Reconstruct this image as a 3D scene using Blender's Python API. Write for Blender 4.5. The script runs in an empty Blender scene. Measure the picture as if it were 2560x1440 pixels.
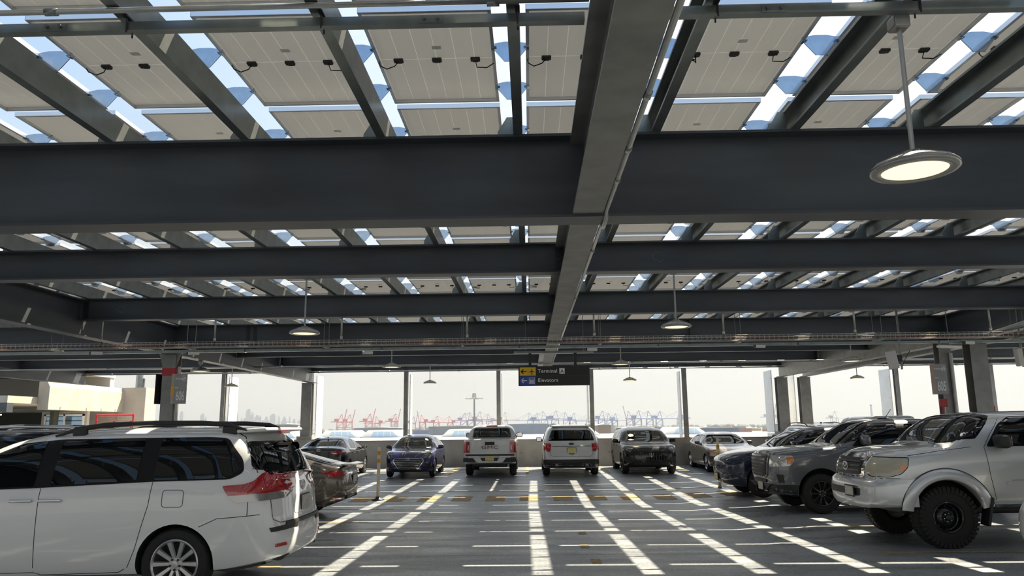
import bpy, bmesh, math, random
from mathutils import Vector, Matrix, Euler
from mathutils.bvhtree import BVHTree
from mathutils.geometry import delaunay_2d_cdt

# ------------------------------------------------------------------ camera, sky, sun, exposure
sc = bpy.context.scene
COL = sc.collection
EYE = 1.73                       # eye height above the parking deck datum
FPX = 1900.0                     # focal length in pixels of the 2560 wide frame
def make_camera():
    yc = Vector(((1325.0-1280)/FPX, (1066.0-720)/FPX, 1.0)).normalized()
    up = Vector((1.0, -0.0105, 0.0)).cross(yc).normalized()
    if up.y > 0: up = -up
    xc = yc.cross(up)
    # rows: image right, image down, view direction, in world axes
    right = Vector((xc.x, yc.x, up.x)); down = Vector((xc.y, yc.y, up.y)); fwd = Vector((xc.z, yc.z, up.z))
    m = Matrix((( right.x, -down.x, -fwd.x, 0.0), (right.y, -down.y, -fwd.y, 0.0),
                ( right.z, -down.z, -fwd.z, EYE), (0, 0, 0, 1)))
    cd = bpy.data.cameras.new('camera'); co = bpy.data.objects.new('camera', cd)
    COL.objects.link(co); co.matrix_world = m
    cd.sensor_fit = 'HORIZONTAL'; cd.sensor_width = 36.0; cd.lens = 36.0*FPX/2560.0
    cd.clip_start = 0.05; cd.clip_end = 40000.0
    sc.camera = co
make_camera()

SUN_DIR = Vector((0.48, 0.503, 1.0)).normalized()      # towards the sun
def make_world():
    w = bpy.data.worlds.new('sky'); sc.world = w; w.use_nodes = True
    nt = w.node_tree; nt.nodes.clear()
    out = nt.nodes.new('ShaderNodeOutputWorld'); bg = nt.nodes.new('ShaderNodeBackground')
    tc = nt.nodes.new('ShaderNodeTexCoord'); sep = nt.nodes.new('ShaderNodeSeparateXYZ')
    ramp = nt.nodes.new('ShaderNodeValToRGB')
    nt.links.new(tc.outputs['Generated'], sep.inputs[0])
    nt.links.new(sep.outputs['Z'], ramp.inputs[0])
    cr = ramp.color_ramp
    cr.elements[0].position = 0.0; cr.elements[0].color = (0.79, 0.775, 0.71, 1)
    cr.elements[1].position = 1.0; cr.elements[1].color = (0.20, 0.42, 0.95, 1)
    for p, c in ((0.05, (0.87, 0.855, 0.79, 1)), (0.13, (0.95, 0.945, 0.90, 1)), (0.30, (0.66, 0.83, 1.0, 1)), (0.55, (0.34, 0.60, 1.0, 1))):
        e = cr.elements.new(p); e.color = c
    # thin high cloud
    noi = nt.nodes.new('ShaderNodeTexNoise'); noi.inputs['Scale'].default_value = 3.0; noi.inputs['Detail'].default_value = 4.0
    mp = nt.nodes.new('ShaderNodeMapping'); mp.inputs['Scale'].default_value = (1, 1, 5)
    nt.links.new(tc.outputs['Generated'], mp.inputs[0]); nt.links.new(mp.outputs[0], noi.inputs['Vector'])
    mr = nt.nodes.new('ShaderNodeMapRange'); mr.inputs[1].default_value = 0.35; mr.inputs[2].default_value = 0.75
    mr.inputs[3].default_value = 0.94; mr.inputs[4].default_value = 1.05
    nt.links.new(noi.outputs[0], mr.inputs[0])
    mul = nt.nodes.new('ShaderNodeVectorMath'); mul.operation = 'SCALE'
    nt.links.new(ramp.outputs[0], mul.inputs[0]); nt.links.new(mr.outputs[0], mul.inputs['Scale'])
    # aureole: the sky grows paler and brighter towards the sun
    dt = nt.nodes.new('ShaderNodeVectorMath'); dt.operation = 'DOT_PRODUCT'; dt.inputs[1].default_value = SUN_DIR
    nt.links.new(tc.outputs['Generated'], dt.inputs[0])
    pw = nt.nodes.new('ShaderNodeMapRange'); pw.interpolation_type = 'SMOOTHSTEP'; pw.inputs[1].default_value = .35; pw.inputs[2].default_value = 1.0
    pw.inputs[3].default_value = 0.0; pw.inputs[4].default_value = 1.0
    nt.links.new(dt.outputs['Value'], pw.inputs[0])
    mxs = nt.nodes.new('ShaderNodeMixRGB'); mxs.inputs[2].default_value = (1.25, 1.28, 1.3, 1)
    nt.links.new(pw.outputs[0], mxs.inputs[0]); nt.links.new(mul.outputs[0], mxs.inputs[1])
    nt.links.new(mxs.outputs[0], bg.inputs[0]); bg.inputs[1].default_value = 1.0
    nt.links.new(bg.outputs[0], out.inputs[0])
make_world()
def make_sun():
    ld = bpy.data.lights.new('sun', 'SUN'); ld.energy = 18.0; ld.angle = math.radians(0.53); ld.color = (1.0, 0.87, 0.66)
    lo = bpy.data.objects.new('sun', ld); COL.objects.link(lo)
    lo.rotation_euler = (-SUN_DIR).to_track_quat('-Z', 'Y').to_euler(); lo.location = (20, 20, 60)
make_sun()
vs = sc.view_settings
vs.view_transform = 'Standard'; vs.look = 'None'; vs.gamma = 1.0; vs.use_curve_mapping = False
vs.exposure = 0.0
try:
    sc.cycles.use_denoising = True
    sc.cycles.max_bounces = 7; sc.cycles.diffuse_bounces = 4; sc.cycles.glossy_bounces = 4
    sc.cycles.transparent_max_bounces = 12; sc.cycles.transmission_bounces = 4; sc.cycles.volume_bounces = 0
    sc.cycles.caustics_reflective = True; sc.cycles.caustics_refractive = False
    sc.cycles.sample_clamp_indirect = 6.0
except Exception:
    pass

# ------------------------------------------------------------------ deck profile (shallow drainage valley)
PROFILE = [(-40, .127), (2, .127), (10.1, 0.0), (19.2, -.143), (26.4, -.043), (33.5, .056), (36, .09)]
def fz(y, x=0.0):
    z = PROFILE[-1][1]
    for (a, za), (b, zb) in zip(PROFILE, PROFILE[1:]):
        if y <= b: z = za + (zb-za)*max(0, (y-a))/(b-a); break
    k = min(1.0, max(.2, 1-.8*(x-3.5)/2.0)) if x > 3.5 else 1.0    # the valley fades out under the right-hand stalls
    return z*k if z < 0 else z

# ------------------------------------------------------------------ materials
MATS = {}
def mat(name, col=(.5, .5, .5), rough=.5, metal=0.0, spec=.5, var=0.0, vscale=6.0, bump=0.0, bscale=60.0, emit=None, estr=0.0, coat=0.0, stretch=None):
    if name in MATS: return MATS[name]
    m = bpy.data.materials.new(name); m.use_nodes = True
    nt = m.node_tree; b = nt.nodes['Principled BSDF']
    b.inputs['Base Color'].default_value = (*col, 1); b.inputs['Roughness'].default_value = rough
    b.inputs['Metallic'].default_value = metal; b.inputs['Specular IOR Level'].default_value = spec
    if coat: b.inputs['Coat Weight'].default_value = coat; b.inputs['Coat Roughness'].default_value = 0.04
    if emit: b.inputs['Emission Color'].default_value = (*emit, 1); b.inputs['Emission Strength'].default_value = estr
    if var > 0 or bump > 0:
        tc = nt.nodes.new('ShaderNodeTexCoord'); vec = tc.outputs['Object']
        if stretch:
            mp = nt.nodes.new('ShaderNodeMapping'); mp.inputs['Scale'].default_value = stretch
            nt.links.new(vec, mp.inputs[0]); vec = mp.outputs[0]
    if var > 0:
        n = nt.nodes.new('ShaderNodeTexNoise'); n.inputs['Scale'].default_value = vscale; n.inputs['Detail'].default_value = 5
        nt.links.new(vec, n.inputs['Vector'])
        r = nt.nodes.new('ShaderNodeValToRGB')
        r.color_ramp.elements[0].position = .3; r.color_ramp.elements[1].position = .7
        r.color_ramp.elements[0].color = (*[max(0, c*(1-var)) for c in col], 1)
        r.color_ramp.elements[1].color = (*[min(1, c*(1+var)) for c in col], 1)
        nt.links.new(n.outputs[0], r.inputs[0]); nt.links.new(r.outputs[0], b.inputs['Base Color'])
    if bump > 0:
        n2 = nt.nodes.new('ShaderNodeTexNoise'); n2.inputs['Scale'].default_value = bscale; n2.inputs['Detail'].default_value = 3
        nt.links.new(vec, n2.inputs['Vector'])
        bp = nt.nodes.new('ShaderNodeBump'); bp.inputs['Strength'].default_value = bump; bp.inputs['Distance'].default_value = .01
        nt.links.new(n2.outputs[0], bp.inputs['Height']); nt.links.new(bp.outputs[0], b.inputs['Normal'])
    MATS[name] = m
    return m
def glass_mat(name, tint, refl=1.0):
    if name in MATS: return MATS[name]
    m = bpy.data.materials.new(name); m.use_nodes = True
    nt = m.node_tree; nt.nodes.clear()
    out = nt.nodes.new('ShaderNodeOutputMaterial'); mix = nt.nodes.new('ShaderNodeMixShader')
    tr = nt.nodes.new('ShaderNodeBsdfTransparent'); tr.inputs[0].default_value = (*tint, 1)
    gl = nt.nodes.new('ShaderNodeBsdfGlossy'); gl.inputs['Roughness'].default_value = 0.015; gl.inputs[0].default_value = (1, 1, 1, 1)
    fr = nt.nodes.new('ShaderNodeFresnel'); fr.inputs[0].default_value = 1.55
    mu = nt.nodes.new('ShaderNodeMath'); mu.operation = 'MULTIPLY'; mu.inputs[1].default_value = refl
    nt.links.new(fr.outputs[0], mu.inputs[0]); nt.links.new(mu.outputs[0], mix.inputs[0])
    nt.links.new(tr.outputs[0], mix.inputs[1]); nt.links.new(gl.outputs[0], mix.inputs[2]); nt.links.new(mix.outputs[0], out.inputs[0])
    MATS[name] = m
    return m

# ------------------------------------------------------------------ mesh helpers
def quad_dir(a): return a
class MB:
    def __init__(s): s.v = []; s.f = []; s.m = []
    def add(s, vs_, fs_, mi=0):
        o = len(s.v); s.v += [tuple(p) for p in vs_]
        s.f += [tuple(i+o for i in f) for f in fs_]; s.m += [mi]*len(fs_)
        return s
    def box(s, x0, x1, y0, y1, z0, z1, mi=0):
        v = [(x0,y0,z0),(x1,y0,z0),(x1,y1,z0),(x0,y1,z0),(x0,y0,z1),(x1,y0,z1),(x1,y1,z1),(x0,y1,z1)]
        return s.add(v, [(0,3,2,1),(4,5,6,7),(0,1,5,4),(1,2,6,5),(2,3,7,6),(3,0,4,7)], mi)
    def cbox(s, c, d, mi=0):
        return s.box(c[0]-d[0]/2, c[0]+d[0]/2, c[1]-d[1]/2, c[1]+d[1]/2, c[2]-d[2]/2, c[2]+d[2]/2, mi)
    def rbox(s, c, d, r=.02, mi=0, M=None):
        # box with chamfered edges (24 verts)
        hx, hy, hz = d[0]/2, d[1]/2, d[2]/2; r = min(r, hx*.95, hy*.95, hz*.95)
        bm = bmesh.new(); bmesh.ops.create_cube(bm, size=1.0)
        for v in bm.verts: v.co = Vector((v.co.x*d[0], v.co.y*d[1], v.co.z*d[2]))
        bmesh.ops.bevel(bm, geom=bm.edges[:]+bm.verts[:], offset=r, segments=3, profile=.5, affect='EDGES')
        bm.verts.index_update()
        pts = [Vector(c)+ (M @ v.co if M else v.co) for v in bm.verts]
        fs = [[v.index for v in f.verts] for f in bm.faces]; bm.free()
        return s.add(pts, fs, mi)
    def tube(s, pts, r, n=8, mi=0, cap=True):
        pts = [Vector(p) for p in pts]; rings = []
        for i, p in enumerate(pts):
            t = (pts[min(i+1, len(pts)-1)] - pts[max(i-1, 0)]).normalized()
            a = Vector((0,0,1)) if abs(t.z) < .9 else Vector((1,0,0))
            u = t.cross(a).normalized(); w = t.cross(u)
            rr = r[i] if isinstance(r, (list, tuple)) else r
            rings.append([p + rr*(math.cos(2*math.pi*k/n)*u + math.sin(2*math.pi*k/n)*w) for k in range(n)])
        o = []; fs = []
        for g in rings: o += g
        for i in range(len(rings)-1):
            for k in range(n):
                a = i*n+k; b = i*n+(k+1) % n; fs.append((a, b, b+n, a+n))
        if cap: fs.append(tuple(range(n))[::-1]); fs.append(tuple(range((len(rings)-1)*n, len(rings)*n)))
        return s.add(o, fs, mi)
    def lathe(s, prof, n=24, M=None, mi=0, close=False):
        # profile (r, z) revolved about z
        o = []; fs = []
        for (r, z) in prof:
            for k in range(n):
                a = 2*math.pi*k/n; p = Vector((r*math.cos(a), r*math.sin(a), z)); o.append(M @ p if M else p)
        L = len(prof)
        for i in range(L-1 if not close else L):
            j = (i+1) % L
            for k in range(n): fs.append((i*n+k, i*n+(k+1) % n, j*n+(k+1) % n, j*n+k))
        return s.add(o, fs, mi)
    def prism(s, poly, axis, a, b, mi=0):
        # 2D polygon extruded along an axis; poly pairs are the remaining axes in xyz order
        def P(p, t):
            if axis == 'x': return (t, p[0], p[1])
            if axis == 'y': return (p[0], t, p[1])
            return (p[0], p[1], t)
        n = len(poly); v = [P(p, a) for p in poly] + [P(p, b) for p in poly]
        fs = [tuple(range(n)), tuple(range(2*n-1, n-1, -1))] + [(i, n+i, n+(i+1) % n, (i+1) % n) for i in range(n)]
        return s.add(v, fs, mi)
    def mesh(s, name, mats, smooth=False, fix=True):
        me = bpy.data.meshes.new(name); me.from_pydata([tuple(p) for p in s.v], [], s.f)
        for m in (mats if isinstance(mats, (list, tuple)) else [mats]): me.materials.append(m)
        if any(s.m): me.polygons.foreach_set('material_index', s.m)
        if fix:
            bm = bmesh.new(); bm.from_mesh(me); bmesh.ops.recalc_face_normals(bm, faces=bm.faces[:]); bm.to_mesh(me); bm.free()
        if smooth: me.polygons.foreach_set('use_smooth', [True]*len(me.polygons))
        me.update()
        return me
    def obj(s, name, mats, parent=None, smooth=False, fix=True):
        return link(name, s.mesh(name, mats, smooth, fix), parent)
def link(name, data, parent=None, loc=None, rot=None):
    o = bpy.data.objects.new(name, data); COL.objects.link(o)
    if parent is not None: o.parent = parent
    if loc is not None: o.location = loc
    if rot is not None: o.rotation_euler = rot
    return o
def autosmooth(me, deg=35):
    # smooth shading with hard creases marked sharp
    bm = bmesh.new(); bm.from_mesh(me); ang = math.radians(deg)
    for e in bm.edges:
        e.smooth = not (len(e.link_faces) != 2 or e.calc_face_angle(0) > ang)
    for f in bm.faces: f.smooth = True
    bm.to_mesh(me); bm.free()
def tag(o, label, cat, group=None, kind=None):
    if label: o['label'] = label
    if cat: o['category'] = cat
    if group: o['group'] = group
    if kind: o['kind'] = kind
    return o
def thing(name, label, cat, loc=(0,0,0), rotz=0.0, group=None):
    o = bpy.data.objects.new(name, None); COL.objects.link(o); o.location = loc; o.rotation_euler = (0, 0, rotz)
    o.empty_display_size = .2
    return tag(o, label, cat, group)
def struct(o, label=None, cat=None):
    o['kind'] = 'structure'
    return tag(o, label, cat)
def text_mesh(s, size, mats, ext=.002, bold=False, align='LEFT', spacing=1.0):
    cu = bpy.data.curves.new('lettering', 'FONT'); cu.body = s; cu.size = size; cu.extrude = ext
    cu.align_x = align; cu.space_character = spacing; cu.resolution_u = 3
    if bold: cu.offset = size*.008
    o = bpy.data.objects.new('lettering', cu); COL.objects.link(o)
    dg = bpy.context.evaluated_depsgraph_get(); me = bpy.data.meshes.new_from_object(o.evaluated_get(dg))
    bpy.data.objects.remove(o); bpy.data.curves.remove(cu)
    me.materials.clear(); me.materials.append(mats)
    return me
ORD = ['zeroth','first','second','third','fourth','fifth','sixth','seventh','eighth','ninth','tenth','eleventh','twelfth','thirteenth','fourteenth','fifteenth','sixteenth','seventeenth','eighteenth','nineteenth','twentieth','twenty-first','twenty-second']
# ------------------------------------------------------------------ shared materials
def floor_material():
    m = bpy.data.materials.new('deck_coating'); m.use_nodes = True; nt = m.node_tree; b = nt.nodes['Principled BSDF']
    tc = nt.nodes.new('ShaderNodeTexCoord')
    def noise(scale, detail, stretch=(1, 1, 1), rough=.6):
        mp = nt.nodes.new('ShaderNodeMapping'); mp.inputs['Scale'].default_value = stretch
        n = nt.nodes.new('ShaderNodeTexNoise'); n.inputs['Scale'].default_value = scale; n.inputs['Detail'].default_value = detail; n.inputs['Roughness'].default_value = rough
        nt.links.new(tc.outputs['Object'], mp.inputs[0]); nt.links.new(mp.outputs[0], n.inputs['Vector'])
        return n.outputs[0]
    def ramp(fac, *stops):
        r = nt.nodes.new('ShaderNodeValToRGB'); cr = r.color_ramp
        cr.elements[0].position = stops[0][0]; cr.elements[0].color = stops[0][1]
        cr.elements[1].position = stops[-1][0]; cr.elements[1].color = stops[-1][1]
        for p, c in stops[1:-1]: e = cr.elements.new(p); e.color = c
        nt.links.new(fac, r.inputs[0]); return r.outputs[0]
    big = noise(.35, 5, (1, .6, 1)); fine = noise(26, 5, (1, 1, 1), .8); streak = noise(1.3, 6, (.35, 1.6, 1))
    c1 = ramp(big, (.35, (.16, .176, .192, 1)), (.65, (.232, .252, .270, 1)))
    c2 = ramp(fine, (.42, (.62, .62, .62, 1)), (.60, (1.75, 1.75, 1.75, 1)))
    mx = nt.nodes.new('ShaderNodeMixRGB'); mx.blend_type = 'MULTIPLY'; mx.inputs[0].default_value = .6
    nt.links.new(c1, mx.inputs[1]); nt.links.new(c2, mx.inputs[2])
    c3 = ramp(streak, (.40, (.82, .82, .82, 1)), (.62, (1.1, 1.1, 1.1, 1)))
    mx2 = nt.nodes.new('ShaderNodeMixRGB'); mx2.blend_type = 'MULTIPLY'; mx2.inputs[0].default_value = .7
    nt.links.new(mx.outputs[0], mx2.inputs[1]); nt.links.new(c3, mx2.inputs[2])
    nt.links.new(mx2.outputs[0], b.inputs['Base Color'])
    rr = ramp(streak, (.40, (.26, .26, .26, 1)), (.62, (.46, .46, .46, 1)))
    nt.links.new(rr, b.inputs['Roughness']); b.inputs['Specular IOR Level'].default_value = .55
    bp = nt.nodes.new('ShaderNodeBump'); bp.inputs['Strength'].default_value = .6; bp.inputs['Distance'].default_value = .004
    nb = noise(90, 3, (1, 1, 1), .7); nt.links.new(nb, bp.inputs['Height']); nt.links.new(bp.outputs[0], b.inputs['Normal'])
    return m
M_FLOOR = floor_material()
M_CONC = mat('cast_concrete', (.42, .405, .38), .85, var=.12, vscale=1.6, bump=.15, bscale=25)
M_CONC_D = mat('parapet_concrete', (.30, .295, .285), .85, var=.22, vscale=1.1, bump=.15, bscale=25)
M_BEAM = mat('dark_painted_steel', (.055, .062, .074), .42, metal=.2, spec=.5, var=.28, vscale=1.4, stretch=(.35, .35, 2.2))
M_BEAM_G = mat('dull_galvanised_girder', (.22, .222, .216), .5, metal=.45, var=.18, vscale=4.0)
M_GALV = mat('galvanised_steel', (.22, .245, .245), .34, metal=.75, var=.16, vscale=5.0)
M_GALV_B = mat('bright_galvanised_plate', (.40, .47, .56), .12, metal=.97, var=.10, vscale=9.0)
M_ALU = mat('anodised_aluminium', (.70, .72, .75), .32, metal=.85)
M_BLACK = mat('black_plastic', (.015, .015, .016), .45)
M_CABLE = mat('black_cable', (.012, .012, .012), .55)
M_EMT = mat('grey_conduit', (.42, .43, .42), .38, metal=.7, var=.1, vscale=8)
M_BOLT = mat('dark_bolts', (.05, .052, .055), .45, metal=.6)
M_COL = mat('grey_painted_column', (.24, .24, .235), .5, metal=.2, var=.22, vscale=2.5)
M_WHITE = mat('white_coated_fin', (.72, .73, .72), .5, var=.05, vscale=2)
M_RED = mat('red_paint', (.42, .02, .03), .45, var=.1)
M_YEL = mat('yellow_paint', (.62, .36, .035), .7, var=.3, vscale=9)
M_YEL_OLD = mat('worn_yellow_paint', (.27, .19, .09), .7, var=.45, vscale=14)
def backsheet_material():
    m = bpy.data.materials.new('panel_backsheet'); m.use_nodes = True; nt = m.node_tree; nt.nodes.clear()
    out = nt.nodes.new('ShaderNodeOutputMaterial'); tc = nt.nodes.new('ShaderNodeTexCoord'); sep = nt.nodes.new('ShaderNodeSeparateXYZ')
    nt.links.new(tc.outputs['Object'], sep.inputs[0])
    def line(sock, scale, width, offs=0.0):
        a = nt.nodes.new('ShaderNodeMath'); a.operation = 'MULTIPLY_ADD'; a.inputs[1].default_value = scale; a.inputs[2].default_value = offs
        nt.links.new(sock, a.inputs[0])
        p = nt.nodes.new('ShaderNodeMath'); p.operation = 'PINGPONG'; p.inputs[1].default_value = .5; nt.links.new(a.outputs[0], p.inputs[0])
        l = nt.nodes.new('ShaderNodeMath'); l.operation = 'LESS_THAN'; l.inputs[1].default_value = width; nt.links.new(p.outputs[0], l.inputs[0])
        return l.outputs[0]
    # light gaps between the six columns of cells, and across the middle
    lx = line(sep.outputs['X'], 6.0, .016); ly = line(sep.outputs['Y'], .62, .0028)
    mx = nt.nodes.new('ShaderNodeMath'); mx.operation = 'MAXIMUM'; nt.links.new(lx, mx.inputs[0]); nt.links.new(ly, mx.inputs[1])
    mixc = nt.nodes.new('ShaderNodeMixRGB'); mixc.inputs[1].default_value = (.0285, .029, .0295, 1); mixc.inputs[2].default_value = (.052, .053, .055, 1)
    nt.links.new(mx.outputs[0], mixc.inputs[0])
    tr = nt.nodes.new('ShaderNodeBsdfTranslucent'); nt.links.new(mixc.outputs[0], tr.inputs[0])
    di = nt.nodes.new('ShaderNodeBsdfDiffuse'); di.inputs[0].default_value = (.66, .65, .62, 1)
    gl = nt.nodes.new('ShaderNodeBsdfGlossy'); gl.inputs[0].default_value = (.5, .5, .5, 1); gl.inputs['Roughness'].default_value = .35
    ad = nt.nodes.new('ShaderNodeAddShader'); nt.links.new(tr.outputs[0], ad.inputs[0]); nt.links.new(di.outputs[0], ad.inputs[1])
    mg = nt.nodes.new('ShaderNodeMixShader'); mg.inputs[0].default_value = .06
    nt.links.new(ad.outputs[0], mg.inputs[1]); nt.links.new(gl.outputs[0], mg.inputs[2]); nt.links.new(mg.outputs[0], out.inputs[0])
    return m
M_SHEET = backsheet_material()
M_STICKER = mat('white_sticker', (.75, .75, .73), .6, var=.1, vscale=60)

# ------------------------------------------------------------------ deck
WALL_Y = 33.4
def build_floor():
    mb = MB(); xs = [-46, -30, -15, 0, 3.5, 4.5, 5.5, 15, 30, 46]; ys = [-30] + [y for y, _ in PROFILE[1:-2]] + [29.4, WALL_Y+.25]
    vs_ = [(x, y, fz(y, x)) for y in ys for x in xs]; n = len(xs)
    fs = [(j*n+i, j*n+i+1, (j+1)*n+i+1, (j+1)*n+i) for j in range(len(ys)-1) for i in range(n-1)]
    mb.add(vs_, fs)
    # underside and edge slab so that the deck has thickness
    mb.box(-46, 46, -30, WALL_Y+.25, -.75, -.25)
    fl = mb.obj('floor', M_FLOOR); struct(fl, 'dark grey coated parking deck with a shallow drainage valley', 'floor')
    def strip(name, m, x0, x1, y0, y1, dz=.004):
        q = MB(); ys2 = sorted({y0, y1} | {p for p, _ in PROFILE if y0 < p < y1})
        if y1-y0 > .6: ys2 = sorted(set(ys2) | ({29.4} if y0 < 29.4 < y1 else set()))
        xs2 = sorted({x0, x1} | {p for p in (3.5, 4.5, 5.5) if x0 < p < x1}); n2 = len(xs2)
        v = [(x, y, fz(y, x)+dz) for y in ys2 for x in xs2]
        f = [(j*n2+i, j*n2+i+1, (j+1)*n2+i+1, (j+1)*n2+i) for j in range(len(ys2)-1) for i in range(n2-1)]
        o = q.add(v, f).obj(name, m, fl); return o
    for k in range(14): strip('crosswalk_bar', M_YEL_OLD, -4.7+.88*k, -4.2+.88*k, 20.0, 21.25)
    for x in (-8.9, -6.0, -3.03, -.13, 2.93, 5.95, 8.9, 11.9): strip('stall_line', M_YEL_OLD, x-.06, x+.06, 28.9, 33.3)
    for y in (8.15, 10.9, 13.6, 16.3, 19.0): strip('stall_line', M_YEL_OLD, 4.65, 10.2, y-.05, y+.05)
    for y in (7.4, 10.1, 12.75, 15.35, 18.2): strip('stall_line', M_YEL_OLD, -8.6, -3.2, y-.05, y+.05)
    strip('stall_line', M_YEL_OLD, -4.7, 7.2, 22.55, 22.65)
    # short faded arrow marks in the middle of the aisle
    for (x, y) in ((.85, 13.2), (.78, 11.6), (.83, 10.2)): strip('worn_mark', M_YEL_OLD, x-.06, x+.07, y, y+.35)
    # thin cracks and joints sealed dark
    for y in (10.95, 14.2): strip('deck_joint', M_BLACK, -9, 9, y, y+.012, .003)
build_floor()
def build_parapet():
    mb = MB(); z0 = fz(33.4)-.4
    mb.box(-16.5, 46, WALL_Y, WALL_Y+.22, z0, 1.16)
    mb.box(-16.5, 46, WALL_Y-.02, WALL_Y+.26, 1.16, 1.20)
    o = mb.obj('wall_far', M_CONC_D); struct(o, 'low stained concrete parapet behind the far row of cars', 'wall')
    # formwork tie holes
    for k in range(22):
        q = MB(); q.lathe([(.05, 0), (.05, .012), (.0, .012)], 12, Matrix.Translation((-8+1.9*k, WALL_Y-.001, .62)) @ Matrix.Rotation(math.radians(90), 4, 'X'))
        q.obj('tie_hole_plug', mat('tie_plug', (.2, .195, .19), .9), o)
build_parapet()

# ------------------------------------------------------------------ roof steel
TOP = 4.46
BY = [6.98+4.304*k for k in range(7)]             # crossbeam lines ahead of the viewer
DEPTH = [.82, .46, .46, .70, .46, .46, .30]
GX = [-19.3, -9.4, .565, 10.75, 11.75, 21.7]
def isec(w, h, tf=.025, tw=.016):
    a, t = w/2, tw/2
    return [(-a, 0), (a, 0), (a, tf), (t, tf), (t, h-tf), (a, h-tf), (a, h), (-a, h), (-a, h-tf), (-t, h-tf), (-t, tf), (-a, tf)]
def stiffener(parent, x, y, z0, z1, w, axis):
    q = MB()
    if axis == 'x': q.box(x-.006, x+.006, y-w/2, y+w/2, z0, z1)
    else: q.box(x-w/2, x+w/2, y-.006, y+.006, z0, z1)
    return q.obj('stiffener_plate', M_BEAM, parent)
def bolt_plate(parent, x, y, z0, z1, axis, n=4, side=1):
    # shear tab with a column of bolts
    q = MB()
    if axis == 'x':
        q.box(x-.05, x+.05, y-.02*side, y-.008*side, z0, z1)
        for i in range(n):
            z = z0+(z1-z0)*(i+.5)/n
            q.lathe([(.018, 0), (.018, .018), (0, .018)], 6, Matrix.Translation((x, y-.02*side, z)) @ Matrix.Rotation(math.radians(90*side), 4, 'X'))
    else:
        q.box(x+.008*side, x+.02*side, y-.05, y+.05, z0, z1)
        for i in range(n):
            z = z0+(z1-z0)*(i+.5)/n
            q.lathe([(.018, 0), (.018, .018), (0, .018)], 6, Matrix.Translation((x+.02*side, y, z)) @ Matrix.Rotation(math.radians(90*side), 4, 'Y'))
    return q.obj('bolted_shear_tab', M_BOLT, parent)
def crossbeam(k, x0, x1, label, w=.26):
    d = DEPTH[k]; y = BY[k]; z0 = TOP-d
    if k == 6: z0 = 4.17; d = .32
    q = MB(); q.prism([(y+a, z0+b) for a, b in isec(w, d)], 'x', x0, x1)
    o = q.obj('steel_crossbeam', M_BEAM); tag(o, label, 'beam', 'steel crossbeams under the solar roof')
    return o
side_name = {0: 'beyond the left girder', 1: 'left of the middle girder', 2: 'right of the middle girder', 4: 'beyond the right girders'}
beam_word = ['nearest deep dark steel crossbeam', 'first shallow steel crossbeam behind the nearest deep one', 'second shallow steel crossbeam, one before the cable tray',
             'deep steel crossbeam above the red-banded column', 'fifth steel crossbeam counted from the viewer', 'sixth steel crossbeam counted from the viewer', 'farthest steel edge beam over the parapet openings']
for k in range(7):
    if k in (0, 3, 6):
        spans = [(1, GX[1]+.0, GX[3])] if k == 0 else [(0, -21.2 if k == 6 else GX[0], GX[1]), (1, GX[1], GX[3]), (4, GX[4], GX[5])]
    else:
        spans = [(0, GX[0], GX[1]-.02), (1, GX[1]+.02, GX[2]-.02), (2, GX[2]+.02, GX[3]-.02), (4, GX[4]+.02, GX[5])]
        if k == 1: spans = spans[1:3]
    for s, a, b in spans:
        lab = beam_word[k] + (', ' + (side_name[s] if not (k in (0, 3, 6) and s == 1) else 'main span'))
        o = crossbeam(k, a, b, lab, .30 if k in (0, 3) else .24)
        z0 = TOP-DEPTH[k]
        if k in (1, 2, 4, 5):
            if s in (1,): bolt_plate(o, b-.08, BY[k], z0+.06, TOP-.06, 'x'); bolt_plate(o, a+.10, BY[k], z0+.06, TOP-.06, 'x')
            if s in (2,): bolt_plate(o, a+.08, BY[k], z0+.06, TOP-.06, 'x'); bolt_plate(o, b-.10, BY[k], z0+.06, TOP-.06, 'x')
        if k == 3 and s == 1:
            # field splice with two bolt columns
            for dx in (-.09, .09): bolt_plate(o, -7.35+dx, BY[k], z0+.05, TOP-.05, 'x', 8)
            stiffener(o, 4.2, BY[k]-.08, z0+.03, TOP-.03, .12, 'x')
        if k == 6 and s == 1:
            for x in (-5.4, -1.35, 2.7, 6.73): stiffener(o, x, BY[k]-.06, 4.2, 4.46, .11, 'x')
# girders running away from the viewer
def girder(x, y0, y1, z0, label, m=None, w=.28, name='steel_girder', top=TOP):
    q = MB(); q.prism([(x+a, z0+b) for a, b in isec(w, top-z0, .026, .018)], 'y', y0, y1)
    o = q.obj(name, m or M_BEAM_G); tag(o, label, 'girder', 'steel girders running away from the viewer'); return o
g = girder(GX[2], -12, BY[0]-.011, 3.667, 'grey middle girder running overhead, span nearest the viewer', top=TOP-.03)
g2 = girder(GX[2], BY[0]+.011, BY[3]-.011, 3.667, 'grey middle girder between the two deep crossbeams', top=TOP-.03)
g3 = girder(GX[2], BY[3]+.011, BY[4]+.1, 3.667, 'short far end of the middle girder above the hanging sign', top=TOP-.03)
for kk in (1, 2):
    bolt_plate(g2, GX[2], BY[kk], 4.05, 4.42, 'y', 4, -1); bolt_plate(g2, GX[2], BY[kk], 4.05, 4.42, 'y', 4, 1)
girder(GX[2], BY[4]+.12, BY[6]-.2, 4.05, 'shallow steel beam continuing the middle girder to the edge, widened to shade the deck', M_BEAM, w=.46, top=TOP-.03)  # hidden beam, flange made extra wide so its shadow covers a sun strip
q = MB(); q.box(.44, .70, BY[4]-.02, BY[4]+.2, 3.57, 3.65); q.obj('end_cover', mat('pale_grey_box', (.55, .55, .52), .5), g3)
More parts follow.
